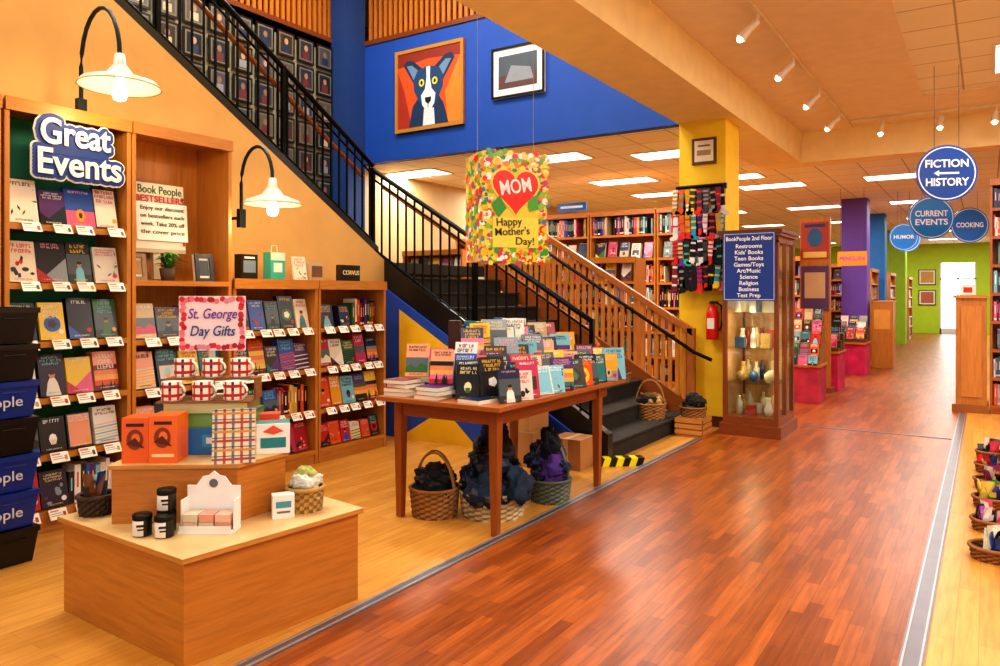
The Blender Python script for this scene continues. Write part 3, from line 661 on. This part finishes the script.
for (x, y, zz, k) in ((-2.72, 3.82, .82, 1), (-3.05, 3.82, .82, 3), (-3.33, 3.84, .82, 4)):
    for i in range(k): 
        mb.M = Fr(x+U(-.01, .01), y+U(-.01, .01), 8*U(-1, 1), zz+.028*i); c = rnd.choice(PAL); mb.box(-.09, .09, 0, .18, 0, .026, '#efe6d0', 'gloss', {'z+': c}); mb.box(-.091, .091, -.001, .18, .024, .0265, c, 'gloss')
mb.M = Matrix(); 
for (x, y, zz) in ((-3.40, 4.02, .935), (-3.27, 4.12, .90), (-3.13, 3.95, .91), (-3.02, 4.06, .88), (-3.1, 4.18, .95), (-2.9, 3.93, .82)): book(mb, Fr(x, y, 26+U(-6, 6), zz) @ RX(-15), .16, .23, .022)
mb.box(-3.42, -2.95, 4.04, 4.25, .82, .9, '#3a2414', 'wood_h')
mb.build('stacked_books')
# mother's day hanging box sign
Mh = Fr(-3.29, 4.82, 57, 1.765); mb = MB(Mh); W_, H_, Dp = .56, .86, .36
mb.box(0, W_, 0, Dp, 0, H_, '#f0d84a', 'gloss', {'x-': '#e8b080'})
pal = ['#e0301e', '#3a9a3a', '#f28a1e', '#f7e27a', '#d82a6a', '#ffffff', '#8ac23a', '#2a8aa8', '#f5c81e', '#f4e25a', '#6ab02a']
for i in range(520):
    s_ = rnd.randrange(4)
    if s_ == 0: p = (U(0, W_), U(-.012, .13))
    elif s_ == 1: p = (U(0, W_), U(H_-.14, H_+.012))
    elif s_ == 2: p = (U(-.012, .09), U(0, H_))
    else: p = (U(W_-.09, W_+.012), U(0, H_))
    r = U(.012, .03); mb.disc(p[0], p[1], r, r*U(.6, 1.2), -.001-.00001*i, rnd.choice(pal), 'gloss', rnd.choice((4, 6, 7)), U(0, 3))
def heart(cx, cz, s): 
    return [(cx+s*.058*16*math.sin(t)**3, cz+s*.058*(13*math.cos(t)-5*math.cos(2*t)-2*math.cos(3*t)-math.cos(4*t))) for t in [2*math.pi*i/36 for i in range(36)][::-1]]
mb.xz(heart(.28, .57, .235), -.008, '#f6e25a', 'gloss'); mb.xz(heart(.28, .57, .215), -.009, '#e0281a', 'gloss')
mb.xz([(.07, .44), (.13, .34), (.2, .42), (.14, .52)], -.0085, '#3a9a3a', 'gloss'); mb.xz([(.40, .40), (.48, .42), (.47, .54), (.38, .5)], -.0085, '#4aaa3a', 'gloss')
mb.rect(.08, .48, .11, .35, -.008, '#f4e25a', 'gloss')
for i in range(260):
    mb.M = Mh @ T(0, Dp, 0) @ RZ(-90); r = U(.015, .035); mb.disc(U(.02, Dp-.02), U(.02, H_-.02), r, r, -.001-.00001*i, rnd.choice(pal), 'gloss', 6, U(0, 3))
mb.M = Mh
for x in (.03, W_-.03): mb.tube([(x, Dp/2, H_), (x, Dp/2, ZT-1.765)], .0025, '#888888', 'paint', 5)
ho = mb.build('hanging_mothers_day_sign')
text('MOM', Mh @ T(.28, -.011, .59) @ RY(-10), .16, '#ffffff', ho, .01, .27); text('Happy', Mh @ T(.22, -.011, .31) @ RY(-4), .09, '#1a2a2a', ho, .008, .22)
text("Mother's", Mh @ T(.25, -.011, .235) @ RY(-4), .085, '#1a2a2a', ho, .008, .3); text('Day!', Mh @ T(.36, -.011, .16), .085, '#1a2a2a', ho, .008, .16)

# under table baskets & clothes
basket('wicker_basket', -3.17, 4.06, 0, .17, .19, '#a8763a', .27, ['#14161e', '#1b2538', '#0e0e12', '#2c323c'], fh=.15)
basket('wicker_basket', -2.84, 4.28, 0, .23, .17, '#d2be94', 0, ['#141c30', '#182842', '#16304e', '#0e1016', '#1c3450', '#151a26'], fh=.22, nb=11, spill=.5)
basket('wicker_basket', -2.68, 4.80, 0, .155, .16, '#6f7a66', .32, ['#5a3890', '#3a2864', '#4a3084', '#14161e', '#5a5a62', '#161620'], fh=.30, nb=9, spill=.4)
basket('wicker_basket', -2.88, 5.14, 0, .15, .19, '#b98a48', .0, ['#32246a', '#1a1a24', '#b8b2a2', '#1c2646', '#903048', '#16161c'], fh=.26, nb=8, spill=.3)
basket('wicker_basket', -3.17, 4.8, 0, .2, .2, '#a8763a', .0, ['#16161e', '#342a2a', '#1c1c30', '#3c2864', '#50505a'], fh=.36, nb=10, spill=.2)
mb = MB(); mb.box(-3.75, -3.3, 5.6, 5.98, 0, .30, '#b98a52'); mb.box(-3.7, -3.35, 5.62, 5.97, .30, .56, '#c2935a'); mb.box(-3.56, -3.50, 5.599, 5.981, 0, .301, '#d8b888', 'gloss'); mb.box(-3.55, -3.5, 5.619, 5.971, .30, .561, '#d8b888', 'gloss')
mb.box(-3.2, -2.9, 5.72, 6.02, 0, .26, '#b07c44'); mb.box(-3.07, -3.02, 5.719, 6.021, 0, .261, '#d8b888', 'gloss'); mb.rect(-3.15, -3.1, .08, .18, 5.718, '#f4f0e8'); mb.build('cardboard_boxes')
mb = MB(Fr(-2.86, 5.93, 40, 0))
for i in range(7): mb.slab([(.06*i, 0), (.06*i+.06, 0), (.06*i+.085, .07), (.06*i+.025, .07)], 0, .12, '#f0e81e' if i % 2 else '#14140f', 'gloss')
mb.build('hazard_striped_ramp')
basket('wicker_basket', -3.06, 7.7, .17, .17, .16, '#b07a3a', .28, ['#7a5a2a', '#20201c', '#c8a060'], fh=.1)
mb = MB(); mb.box(-2.78, -2.5, 7.72, 8.02, 0, .2, '#b5793a', 'wood_h')
for z in (.03, .09, .15): mb.box(-2.79, -2.49, 7.71, 7.715, z, z+.045, '#c88a48', 'wood_h'); mb.box(-2.495, -2.49, 7.71, 8.03, z, z+.045, '#c88a48', 'wood_h')
mb.build('wooden_crate')
basket('wicker_basket', -2.64, 7.87, .20, .14, .1, '#a06a30', 0, ['#16160f', '#2a2a26', '#101010', '#5a4a3a'], fh=.14)
basket('small_basket', -3.5, 7.9, .51, .12, .1, '#b07a3a', 0, ['#8a6a30', '#303020'], fh=.1)

for k in range(7):
    mb = MB(T(-4.93, 1.54, .205*k)); c = ['#0f1216', '#12348c', '#12348c', '#101318', '#12348c', '#0f1216', '#101318'][k]
    X1, Y1 = .43, .6; i0 = .025; h = .2
    for (a0, a1) in (((i0, i0), (X1-i0, i0)), ((X1-i0, i0), (X1-i0, Y1-i0)), ((X1-i0, Y1-i0), (i0, Y1-i0)), ((i0, Y1-i0), (i0, i0))):
        p = Vector(a0); q = Vector(a1); cen = Vector((X1/2, Y1/2))
        po = cen+(p-cen)*1.09; qo = cen+(q-cen)*1.09
        mb.poly([(p.x, p.y, 0), (q.x, q.y, 0), (qo.x, qo.y, h-.03), (po.x, po.y, h-.03)], c, 'gloss')
        for s_ in (.2, .5, .8):
            m1 = p.lerp(q, s_-.1); m2 = p.lerp(q, s_+.1); mo1 = cen+(m1-cen)*1.07; mo2 = cen+(m2-cen)*1.07
            mb.tube([(mo1.x, mo1.y, h-.06), (mo2.x, mo2.y, h-.06)], .008, c, 'gloss', 6)
    mb.box(i0, X1-i0, i0, Y1-i0, 0, .008, c, 'gloss')
    for a in ((-.005, X1+.005, -.005, .02), (-.005, X1+.005, Y1-.02, Y1+.005), (-.005, .02, .02, Y1-.02), (X1-.02, X1+.005, .02, Y1-.02)): mb.box(*a, h-.03, h, c, 'gloss')
    cr = mb.build('plastic_crate')
    if k in (1, 2, 4): text('BookPeople', Fr(-4.93+X1+.004, 1.84, 90, .205*k+.09), .08, '#c8ccd8', cr, .005, .42)

# ------------------------------------------------------------------ display cabinet
MH = '#84441a'
b = MB(); x0, x1, y0, y1 = -2.40, -1.82, 8.12, 8.88; H = 2.17
b.box(x0-.03, x1+.03, y0-.03, y1+.03, 0, .12, MH, 'wood_h'); b.box(x0, x1, y0, y1, .12, .2, MH, 'wood_h')
for x in (x0, x1-.045):
    for y in (y0, y1-.045): b.box(x, x+.045, y, y+.045, .2, H-.1, MH, 'wood_v')
b.box(x1-.045, x1, (y0+y1)/2-.02, (y0+y1)/2+.02, .2, H-.1, MH, 'wood_v')
b.box(x0, x1, y0, y1, H-.12, H-.05, MH, 'wood_h'); b.box(x0-.03, x1+.03, y0-.03, y1+.03, H-.05, H-.02, '#8a4520', 'wood_h'); b.box(x0-.045, x1+.045, y0-.045, y1+.045, H-.02, H+.02, '#6a3014', 'wood_h')
b.box(x0+.045, x1-.045, y0+.012, y0+.018, .2, H-.12, '#ffffff', 'glass'); b.box(x1-.018, x1-.012, y0+.045, y1-.045, .2, H-.12, '#ffffff', 'glass')
b.box(x0+.01, x1-.045, y1-.02, y1-.01, .2, H-.12, '#e0b478', 'wood_v'); b.box(x0+.01, x0+.02, y0+.045, y1-.045, .2, H-.12, '#e0b478', 'wood_v')
for z in (.55, .92, 1.3, 1.68): b.box(x0+.03, x1-.03, y0+.03, y1-.03, z, z+.010, '#d8efe8', 'glass')
cab = b.build('glass_display_cabinet')
for z in (H-.16, 1.2, .82): light('POINT', 'cabinet_light', ((x0+x1)/2, y0+.08, z), 3.5, '#ffe4b8', cab, shadow_soft_size=.03)
mb = MB()
for z in (.2, .562, .932, 1.312, 1.692):
    for i in range(3):
        for j in range(3):
            x = x0+.13+.15*i+U(-.02, .02); y = y0+.16+.2*j+U(-.02, .02); c = rnd.choice(['#d8b060', '#e8e0d0', '#9a7a4a', '#b03a2a', '#3a5a7a', '#e8d8a0', '#c8c0b0']); k = rnd.randrange(4)
            if k == 0: mb.lathe([(0, 0), (.04, 0), (.05, .06), (.03, .12), (.02, .17), (.03, .2), (0, .2)], (x, y, z), c, 'gloss', 16)
            elif k == 1: mb.box(x-.05, x+.05, y-.04, y+.04, z, z+U(.08, .2), c, 'gloss')
            elif k == 2: mb.ball((x, y, z+.06), (.05, .05, .06), c, 'gloss'); mb.lathe([(.02, 0), (.03, .01), (.012, .05)], (x, y, z), c, 'gloss', 12)
            else: mb.lathe([(0, 0), (.035, 0), (.035, .13), (.014, .17), (.014, .21), (0, .21)], (x, y, z), c, 'gloss', 16)
mb.build('cabinet_trinkets')
Mc = Fr(-2.11, 8.07, 0, 1.80); mb = MB(Mc); mb.box(-.27, .27, 0, .014, -.36, .36, '#143c94', 'gloss')
for a in ((-.26, .26, .345, .35), (-.26, .26, -.35, -.345), (-.26, -.255, -.35, .35), (.255, .26, -.35, .35)): mb.rect(a[0], a[1], a[2], a[3], -.001, '#e8eefc')
so = mb.build('floor_directory_sign')
text('BookPeople 2nd Floor', Mc @ T(0, -.003, .295), .062, '#ffffff', so, .012, .48)
for i, s_ in enumerate(('Restrooms', "Kids' Books", 'Teen Books', 'Games/Toys', 'Art/Music', 'Science', 'Religion', 'Business', 'Test Prep')): text(s_, Mc @ T(0, -.003, .215-.065*i), .062, '#ffffff', so, .012)
mb = MB(Fr(-2.72, BY-.025, 0, 3.0)); mb.box(-.14, .14, 0, .025, 0, .3, '#5a3014', 'wood_h'); mb.rect(-.11, .11, .03, .27, -.001, '#e8dcc0'); mb.rect(-.07, .07, .2, .22, -.002, '#806040'); mb.rect(-.08, .08, .1, .16, -.002, '#a08860'); mb.build('framed_certificate')
mb = MB(Fr(-2.6, BY-.09, 0, 1.0)); mb.lathe([(0, 0), (.065, 0), (.07, .02), (.07, .3), (.05, .35), (.025, .37), (.025, .4), (0, .4)], (0, 0, 0), '#d81a14', 'gloss'); mb.box(-.03, .06, -.02, .02, .4, .43, '#141414'); mb.tube([(.05, 0, .41), (.1, 0, .38), (.1, 0, .15), (.08, 0, .1)], .012, '#141414'); mb.rect(-.04, .04, .12, .24, -.0715, '#f0ece0'); mb.build('fire_extinguisher')
mb = MB(Fr(-3.0, BY-.16, 0, 0))
for x in (-.01, .53): mb.tube([(x, .05, 1.5), (x, .05, 2.74)], .01, '#26282a', 'metal')
mb.tube([(-.01, .05, 2.74), (.53, .05, 2.74)], .01, '#26282a', 'metal'); mb.box(-.03, .55, .08, .13, 2.70, 2.76, '#26282a', 'metal')
Mk = mb.M
for r_ in range(4):
    z = 2.70-.29*r_
    mb.M = Mk; mb.tube([(-.02, .05, z), (.54, .05, z)], .006, '#26282a', 'metal')
    for i in range(8):
        for lay in range(2):
            x = -.03+.07*i+.03*lay+U(-.01, .01); c = rnd.choice(['#16181c', '#23262e', '#8b2a3a', '#228a6a', '#46464c', '#141414', '#1c3c7c', '#e8e4da', '#e86a2a', '#d8a020', '#7a3a9a', '#2a9ac0', '#0e0e10', '#1a1a20']); c2 = rnd.choice(['#f8f4ea', '#e83030', '#30c0b0', '#f8d020', '#9a9aa0', '#f08aaa', '#1a1a1a'])
            y = -.04+.04*lay; fq = rnd.choice((2, 3, 4, 5, 9)); L = U(.72, .95)
            mb.M = Mk @ T(x+.03, y, z) @ RY(U(-7, 7))
            for k in range(9): mb.box(-.028, .028, 0, .014, -.027*(k+1)*L, -.027*k*L, c2 if (k+i) % fq == 0 else c, 'fabric')
            q = -.243*L; s1 = rnd.choice((-1, 1))
            mb.slab([(-.028*s1, q), (.028*s1, q), (.036*s1, q-.04), (.02*s1, q-.075), (-.05*s1, q-.085), (-.066*s1, q-.065), (-.05*s1, q-.04), (-.028*s1, q-.035)][::s1], .0, .014, rnd.choice((c, c2)), 'fabric')
mb.build('sock_rack')

# ------------------------------------------------------------------ pictures
def dog(m):
    w, h = .57, .54; m.rect(-w, w, .06, 1.14, -.002, '#d8541c'); m.xz([(-w, .06), (-.3, .06), (-.45, .6), (-w, .9)], -.003, '#a8301c'); m.xz([(w, .06), (.35, .06), (.3, .5), (w, 1.0)], -.003, '#e8842a')
    m.xz([(-w, 1.14), (-w, .95), (0, 1.02), (w, .98), (w, 1.14)], -.003, '#8a2a1a')
    m.xz([(-.36, .06), (.36, .06), (.27, .35), (.16, .5), (-.16, .5), (-.29, .35)], -.004, '#16345a')
    m.xz([(-.10, .06), (.12, .06), (.10, .3), (-.08, .3)], -.005, '#dfe6ea')
    m.xz([(-.25, .66), (-.46, .98), (-.40, 1.04), (-.28, 1.02), (-.08, .86)], -.005, '#14304f'); m.xz([(.25, .66), (.47, .96), (.41, 1.04), (.29, 1.02), (.08, .86)], -.005, '#14304f')
    m.xz([(-.27, .74), (-.40, .96), (-.30, .96), (-.18, .86)], -.006, '#6a8aaa'); m.xz([(.27, .74), (.41, .95), (.31, .96), (.18, .86)], -.006, '#6a8aaa')
    m.xz([(-.2, .86), (-.27, .74), (-.26, .58), (-.17, .42), (-.08, .3), (.08, .3), (.17, .42), (.26, .58), (.27, .74), (.2, .86), (.06, .9), (-.06, .9)], -.007, '#1c4572')
    m.xz([(-.13, .5), (-.11, .36), (-.05, .28), (.05, .28), (.11, .36), (.13, .5), (.06, .58), (.03, .74), (.035, .9), (-.035, .9), (-.03, .74), (-.06, .58)], -.008, '#e6ecee')
    for s in (-1, 1): m.disc(.12*s, .68, .05, .055, -.010, '#f2d83a', n=16); m.disc(.12*s, .68, .022, .03, -.011, '#101010', n=12)
    m.xz([(-.06, .46), (.06, .46), (.05, .40), (0, .36), (-.05, .40)][::-1], -.012, '#101010'); m.rect(-.005, .005, .31, .37, -.012, '#303030')
frame('dog_painting', Fr(-6.72, BY-.035, 0, 3.88), 1.24, 1.2, '#b8843a', dog, .03, .05, '#d8541c')
def ph(m): m.rect(-.30, .30, .12, .56, -.002, '#4a5560'); m.rect(-.30, .30, .12, .3, -.003, '#5a3a3a'); m.xz([(-.2, .2), (.25, .2), (.2, .36), (-.1, .42)], -.004, '#8a9098')
frame('framed_photograph', Fr(-5.22, BY-.035, 0, 4.14), .82, .68, '#14120f', ph)
mb = MB(Fr(LW+.025, 0, 90, 0))
for r_ in range(8):
    for k in range(16):
        x = 2.3+.365*k; z = 2.05+.4*r_
        if x > 7.8 or z < 1.9 or (x < 6.2 and z < zup(x)+.1): continue
        w_ = .31; h_ = .35; mb.box(x, x+w_, -.02, 0, z, z+h_, '#15130f', 'gloss'); mb.rect(x+.03, x+w_-.03, z+.03, z+h_-.03, -.021, '#7a705a')
        mb.rect(x+.05, x+w_-.05, z+.05, z+h_-.05, -.022, rnd.choice(['#23262c', '#3a3026', '#4a4a50', '#2a3240', '#5a5248']), 'gloss'); mb.disc(x+w_/2, z+h_*.6, .035, .045, -.023, rnd.choice(['#a87a5a', '#8a6a50', '#b89070']), n=10); mb.rect(x+w_/2-.06, x+w_/2+.06, z+.06, z+h_*.46, -.0225, rnd.choice(['#6a2a2a', '#8a8a90', '#20304a', '#c0b090']))
mb.build('author_photo_frames')

# ------------------------------------------------------------------ rear bookcases
def shelfrow(M, w, h=2.4, dens=1.0, wood='#c07a34', nsh=6, sign=None, rows=True):
    sh = [.1+(h-.1)/nsh*i for i in range(nsh)]
    bookcase('tall_bookcase', M, w, h, .35, sh, wood); mb = MB(M)
    for i, z in enumerate(sh):
        hh = (h-.1)/nsh*.82
        if i % 3 == 2: faceout(mb, .05, w-.05, z, 5, min(.16, w/6.5), hh*.95, .06)
        else: spines(mb, .04, w-.04, z, hh, .04, .2, dens)
    return mb.build('shelved_books')
for k in range(3): shelfrow(Fr(-6.9+1.2*k, 11.6, 0), 1.18, 2.9, .97, nsh=7)
shelfrow(Fr(-8.1, 11.0, 0), 1.1, 2.5); shelfrow(Fr(-8.0, 9.4, 0), 1.2, 2.2); shelfrow(Fr(-6.6, 9.3, 0), 1.3, 2.0); shelfrow(Fr(-5.2, 9.3, 0), 1.3, 2.0); 
shelfrow(Fr(-3.3, 11.9, 0), .80, 2.3)
for k, y in enumerate((14.6, 16.2, 18.5, 22.5, 24.9, 28.2, 30.5)):
    shelfrow(Fr(-3.9, y, 0), 1.2, 2.2, wood=['#c07028', '#a85a20'][k % 2])
for y in (18.9, 22.9, 28.6): shelfrow(Fr(-2.2, y, 90), 1.3, 2.1)
mb = MB(Fr(-6.3, 11.55, 0, 2.95)); mb.box(0, .55, 0, .03, 0, .14, '#1f6ac0', 'gloss'); mb.rect(.06, .49, .05, .09, -.001, '#e8f0ff'); mb.build('section_header_sign')
for (x, y) in ((-2.2, 13.0), (-2.15, 15.7)):
    mb = MB(T(x, y, 0)); mb.box(-.25, .25, -.35, .35, 0, .58, '#d8245e', 'fabric'); mb.box(-.27, .27, -.38, .38, .58, .61, '#b86c2a', 'wood_h'); mb.build('magenta_display_table')
    mb = MB(T(x, y, .61)); 
    for j in range(3):
        mb.box(-.25, .25, -.26+.22*j, -.12+.22*j, 0, .12*(j+.5)*.9, '#5a3a20', 'wood_h')
        for i in range(3): book(mb, T(-.25+.165*i, -.26+.22*j, .01+.12*(j+.5)*.9) @ RX(-16), .14, .22, .02)
    mb.build('face_out_books')
mb = MB(T(-2.2, 11.3, .0)); mb.box(-.26, .26, -.3, .3, 0, .5, '#c0304a', 'fabric'); mb.box(-.28, .28, -.32, .32, .5, .53, '#b86c2a', 'wood_h')
for j in range(5): mb.box(-.26, .26, -.3+.1*j, -.2+.1*j, .53, .58+.16*j, '#8a5a2a', 'wood_h')
for j in range(5):
    for i in range(4): book(mb, T(-.26+.13*i, -.32+.1*j, .58+.16*j-.08) @ RX(-12), .115, .17, .012)
mb.build('greeting_card_display')
mb = MB(); mb.box(-2.46, -2.02, 12.42, 12.5, 0, 2.7, '#b87430', 'wood_v'); mb.box(-2.5, -1.98, 12.3, 12.6, 0, .08, '#8a4a1c', 'wood_h')
mb.M = T(-2.24, 12.415, 2.05)
mb.rect(-.2, .2, 0, .58, 0, '#a83a2a'); mb.disc(0, .34, .11, .15, -.001, '#2a5a88'); mb.rect(-.17, .17, .03, .12, -.002, '#e0c060'); mb.rect(-.15, .15, .5, .55, -.002, '#203a6a'); mb.rect(-.2, .2, -.8, -.1, 0, '#5a3a6a'); mb.rect(-.15, .15, -.6, -.2, -.001, '#c8a880'); mb.build('poster_display_board')
mb = MB(Fr(-2.36, 15.3, 0, 2.05)); mb.box(0, .5, 0, .03, 0, .26, '#ef7a1e', 'gloss'); mb.tube([(.05, .015, .26), (.05, .015, ZC-2.05)], .003, '#303030'); mb.tube([(.45, .015, .26), (.45, .015, ZC-2.05)], .003, '#303030'); o_ = mb.build('orange_hanging_banner'); text('PENGUIN', Fr(-2.11, 15.295, 0, 2.18), .11, '#6a3a9a', o_, .005, .42)
mb = MB(Fr(-1.76, 17.2, 0)); mb.box(-.25, .15, 0, .5, 0, 1.35, '#c88030', 'wood_v'); mb.box(-.27, .17, -.02, .52, 1.35, 1.38, '#d89a50', 'wood_h'); mb.rect(-.2, .1, .8, 1.2, -.002, '#e8a040'); mb.build('wooden_end_stand')
# right bookcase
mb = MB(); mb.box(-.34, .0, 11.3, 11.8, .1, 1.46, '#bc7a34', 'wood_v'); mb.box(-.38, .02, 11.26, 11.82, 0, .1, '#9a5c22', 'wood_h'); mb.box(-.37, .02, 11.27, 11.82, 1.46, 1.5, '#c8853a', 'wood_h')
mb.box(-.28, -.06, 11.285, 11.3, .2, 1.36, '#c8843a', 'wood_v'); mb.build('wooden_end_cabinet')
mb = MB(T(-.2, 11.5, 1.5)); mb.box(-.1, .08, 0, .1, 0, .14, '#e8e8e0'); mb.rect(-.06, .04, .03, .1, -.001, '#c03020'); mb.build('small_counter_box')
shelfrow(Fr(.03, 11.3, 0), 1.2, 2.95, wood='#a85c22', nsh=8); shelfrow(Fr(1.25, 11.3, 0), 1.2, 2.95, wood='#a85c22', nsh=8)
for y in (15, 19, 23, 27): shelfrow(Fr(.1, y, 0), 1.3, 2.2)
frame('framed_poster', Fr(-1.98, FY-.04, 0, 1.9), .6, .6, '#3a2010', lambda m: m.rect(-.22, .22, .08, .52, -.003, '#c89a50')); frame('framed_poster', Fr(-1.98, FY-.04, 0, 1.1), .6, .6, '#3a2010', lambda m: m.rect(-.22, .22, .08, .52, -.003, '#b06a50'))
mb = MB(); mb.box(.22, .9, 4.6, 8.6, 0, .28, '#bc7a34', 'wood_h'); mb.box(.2, .92, 4.58, 8.62, .28, .30, '#d09a50', 'wood_h'); mb.box(.5, .9, 4.6, 8.6, .30, .62, '#bc7a34', 'wood_h'); mb.box(.48, .92, 4.58, 8.62, .62, .64, '#d09a50', 'wood_h'); mb.build('tiered_display_bench')
for i in range(6):
    f = [['#20408a', '#ba2a2a', '#e8e0c0', '#1a1a20'], ['#9a4ab0', '#2a2a30', '#e04a6a', '#e8e0d0'], ['#2a8a4a', '#3a3a8a', '#f0d060', '#202020'], ['#1a1a20', '#c87a2a', '#8a2a5a', '#c8c0b0']][i % 4]
    basket('snack_basket', .03, 5.1+.62*i, 0, .12, .07, '#a0642c', 0, f, fh=.12, packs=True)
    basket('snack_basket', .35, 5.2+.6*i, .30, .12, .08, '#a0642c', 0, f[::-1], fh=.13, packs=True)

# ------------------------------------------------------------------ round hanging signs
def rsign(x, y, z, r, lines, arrow=True, col='#16489c', top=ZH, yaw=22):
    M = Fr(x, y, yaw, z); mb = MB(M)
    n = 40; pts = [(r*math.cos(2*math.pi*i/n), r*math.sin(2*math.pi*i/n)) for i in range(n)]
    mb.slab(pts, 0, .015, col, 'gloss')
    for i in range(n):
        a, c = 2*math.pi*i/n, 2*math.pi*(i+1)/n
        mb.xz([(r*.9*math.cos(a), r*.9*math.sin(a)), (r*.94*math.cos(a), r*.94*math.sin(a)), (r*.94*math.cos(c), r*.94*math.sin(c)), (r*.9*math.cos(c), r*.9*math.sin(c))], -.001, '#e8f0ff')
    if arrow: mb.xz([(-.42*r, 0), (-.25*r, .11*r), (-.25*r, .035*r), (.4*r, .035*r), (.4*r, -.035*r), (-.25*r, -.035*r), (-.25*r, -.11*r)], -.002, '#ffffff')
    for x_ in (-.4*r, .4*r): mb.tube([(x_, .007, r*.9), (x_, .007, top-z)], .003, '#303030', 'paint', 5)
    o = mb.build('round_hanging_sign')
    for i, s_ in enumerate(lines):
        zz = (.33 if i == 0 else -.33)*r if arrow else (.18 if i == 0 else -.22)*r
        if len(lines) == 1: zz = 0
        text(s_, M @ T(0, -.003, zz), r*.38, '#ffffff', o, .02, r*1.4)
rsign(-.36, 9.3, 2.8, .3, ('FICTION', 'HISTORY')); rsign(-.7, 12.95, 2.66, .32, ('CURRENT', 'EVENTS'), False, '#1f88e8', ZC)
rsign(-1.55, 19.6, 2.8, .3, ('MEMOIR',), False, '#1f88e8', ZC); rsign(-.28, 17.1, 2.85, .34, ('COOKING',), False, '#1f78dc', ZC)
rsign(-1.35, 16.4, 2.62, .26, ('HUMOR',), False, '#1f88e8', ZC)

# ------------------------------------------------------------------ lights
def panel(x, y, z, e, lx=1.1, ly=.55, col='#fffaf0', lc='#fffaf2'):
    b = MB(); b.box(x-lx/2, x+lx/2, y-ly/2, y+ly/2, z-.006, z+.002, col, 'emit')
    for a in ((x-lx/2-.03, x+lx/2+.03, y-ly/2-.03, y-ly/2), (x-lx/2-.03, x+lx/2+.03, y+ly/2, y+ly/2+.03), (x-lx/2-.03, x-lx/2, y-ly/2, y+ly/2), (x+lx/2, x+lx/2+.03, y-ly/2, y+ly/2)): b.box(*a, z-.012, z+.002, '#e8e0d0')
    o = b.build('ceiling_light_panel')
    if e: light('AREA', 'panel_light', (x, y, z-.03), e, lc, o, shape='RECTANGLE', size=lx, size_y=ly)
for x in (-7.9, -5.35, -3.7):
    for y in (9.6, 12.2): panel(x, y+(.0 if x != -3.7 else .6), ZC-.004, 48)
for x in (-5.4, -3.3, -1.2, .9):
    for y in (14.2, 18.2, 22.2, 27, 31): panel(x, y, ZC-.004, 46 if x > -4 else 0)
for y in (3.6, 6.6, 9.4, 0.5): panel(.35, y, ZH+.016, 60, .55, 1.1)
for y in (.5, 4.5, 8.5): panel(2.6, y, ZH+.016, 60)  # unseen panels, added as fill over the right side
for x, y in ((-6.6, 3), (-4.4, 3), (-6.6, 6.5), (-4.4, 6.5), (-5.2, 0)): panel(x, y, ZT-.004, 95, 1.2, 1.2)
mb = MB(); mb.box(-1.67, -1.63, .5, 11.9, ZH-.04, ZH-.002, '#e8d8b8')
for y in (1.5, 3.5, 5.2, 6.6, 8.0, 9.4, 10.8): 
    mb.tube([(-1.65, y, ZH-.04), (-1.65, y, ZH-.12)], .012, '#e8e0d0'); mb.tube([(-1.65, y, ZH-.1), (-1.72, y-.03, ZH-.17), (-1.78, y-.05, ZH-.24)], [.03, .035, .045], '#e8e0d0', 'gloss', 12); mb.ball((-1.785, y-.052, ZH-.245), .03, '#fff0d0', 'bulb', 10, 6)
tr = mb.build('track_light')
for y in (3.5, 5.2, 6.6, 8.0, 9.4, 10.8): light('SPOT', 'track_spot', (-1.8, y-.06, ZH-.3), 62, '#fff2e0', tr, rot=(0, math.radians(-38 if y < 9 else -10), 0), spot_size=math.radians(84), spot_blend=1.0, shadow_soft_size=.2)
mb = MB(); mb.box(-1.6, 3, 11.48, 11.52, ZH-.04, ZH-.002, '#e8d8b8')
for x in (-1.2, -.5, .1): mb.tube([(x, 11.5, ZH-.04), (x, 11.5, ZH-.12)], .012, '#e8e0d0'); mb.tube([(x, 11.5, ZH-.1), (x-.02, 11.46, ZH-.17), (x-.02, 11.42, ZH-.25)], [.03, .035, .045], '#e8e0d0', 'gloss', 12); mb.ball((x-.02, 11.415, ZH-.255), .03, '#fff0d0', 'bulb', 10, 6)
tr = mb.build('track_light')
for x in (-1.2, -.5, .1): light('SPOT', 'track_spot', (x, 11.38, ZH-.32), 60, '#fff2e0', tr, rot=(math.radians(-20), 0, 0), spot_size=math.radians(80), spot_blend=.9, shadow_soft_size=.15)
mb = MB(); mb.box(-2.72, -2.68, -.2, 3.6, ZC-.04, ZC-.002, '#e8d8b8')  # extra track out of view, added to brighten the left bookcases
for y in (.6, 1.9, 3.2): mb.tube([(-2.7, y, ZC-.04), (-2.7, y, ZC-.1)], .012, '#e8e0d0'); mb.tube([(-2.7, y, ZC-.08), (-2.77, y, ZC-.13), (-2.84, y, ZC-.18)], [.03, .035, .045], '#e8e0d0', 'gloss', 12); mb.ball((-2.845, y, ZC-.185), .03, '#fff0d0', 'bulb', 10, 6)
tr = mb.build('track_light')
for y in (.6, 1.9, 3.2): light('SPOT', 'track_spot', (-2.9, y, ZC-.23), 68, '#fff0dc', tr, rot=(math.radians(14), math.radians(-52), 0), spot_size=math.radians(95), spot_blend=.9, shadow_soft_size=.12)
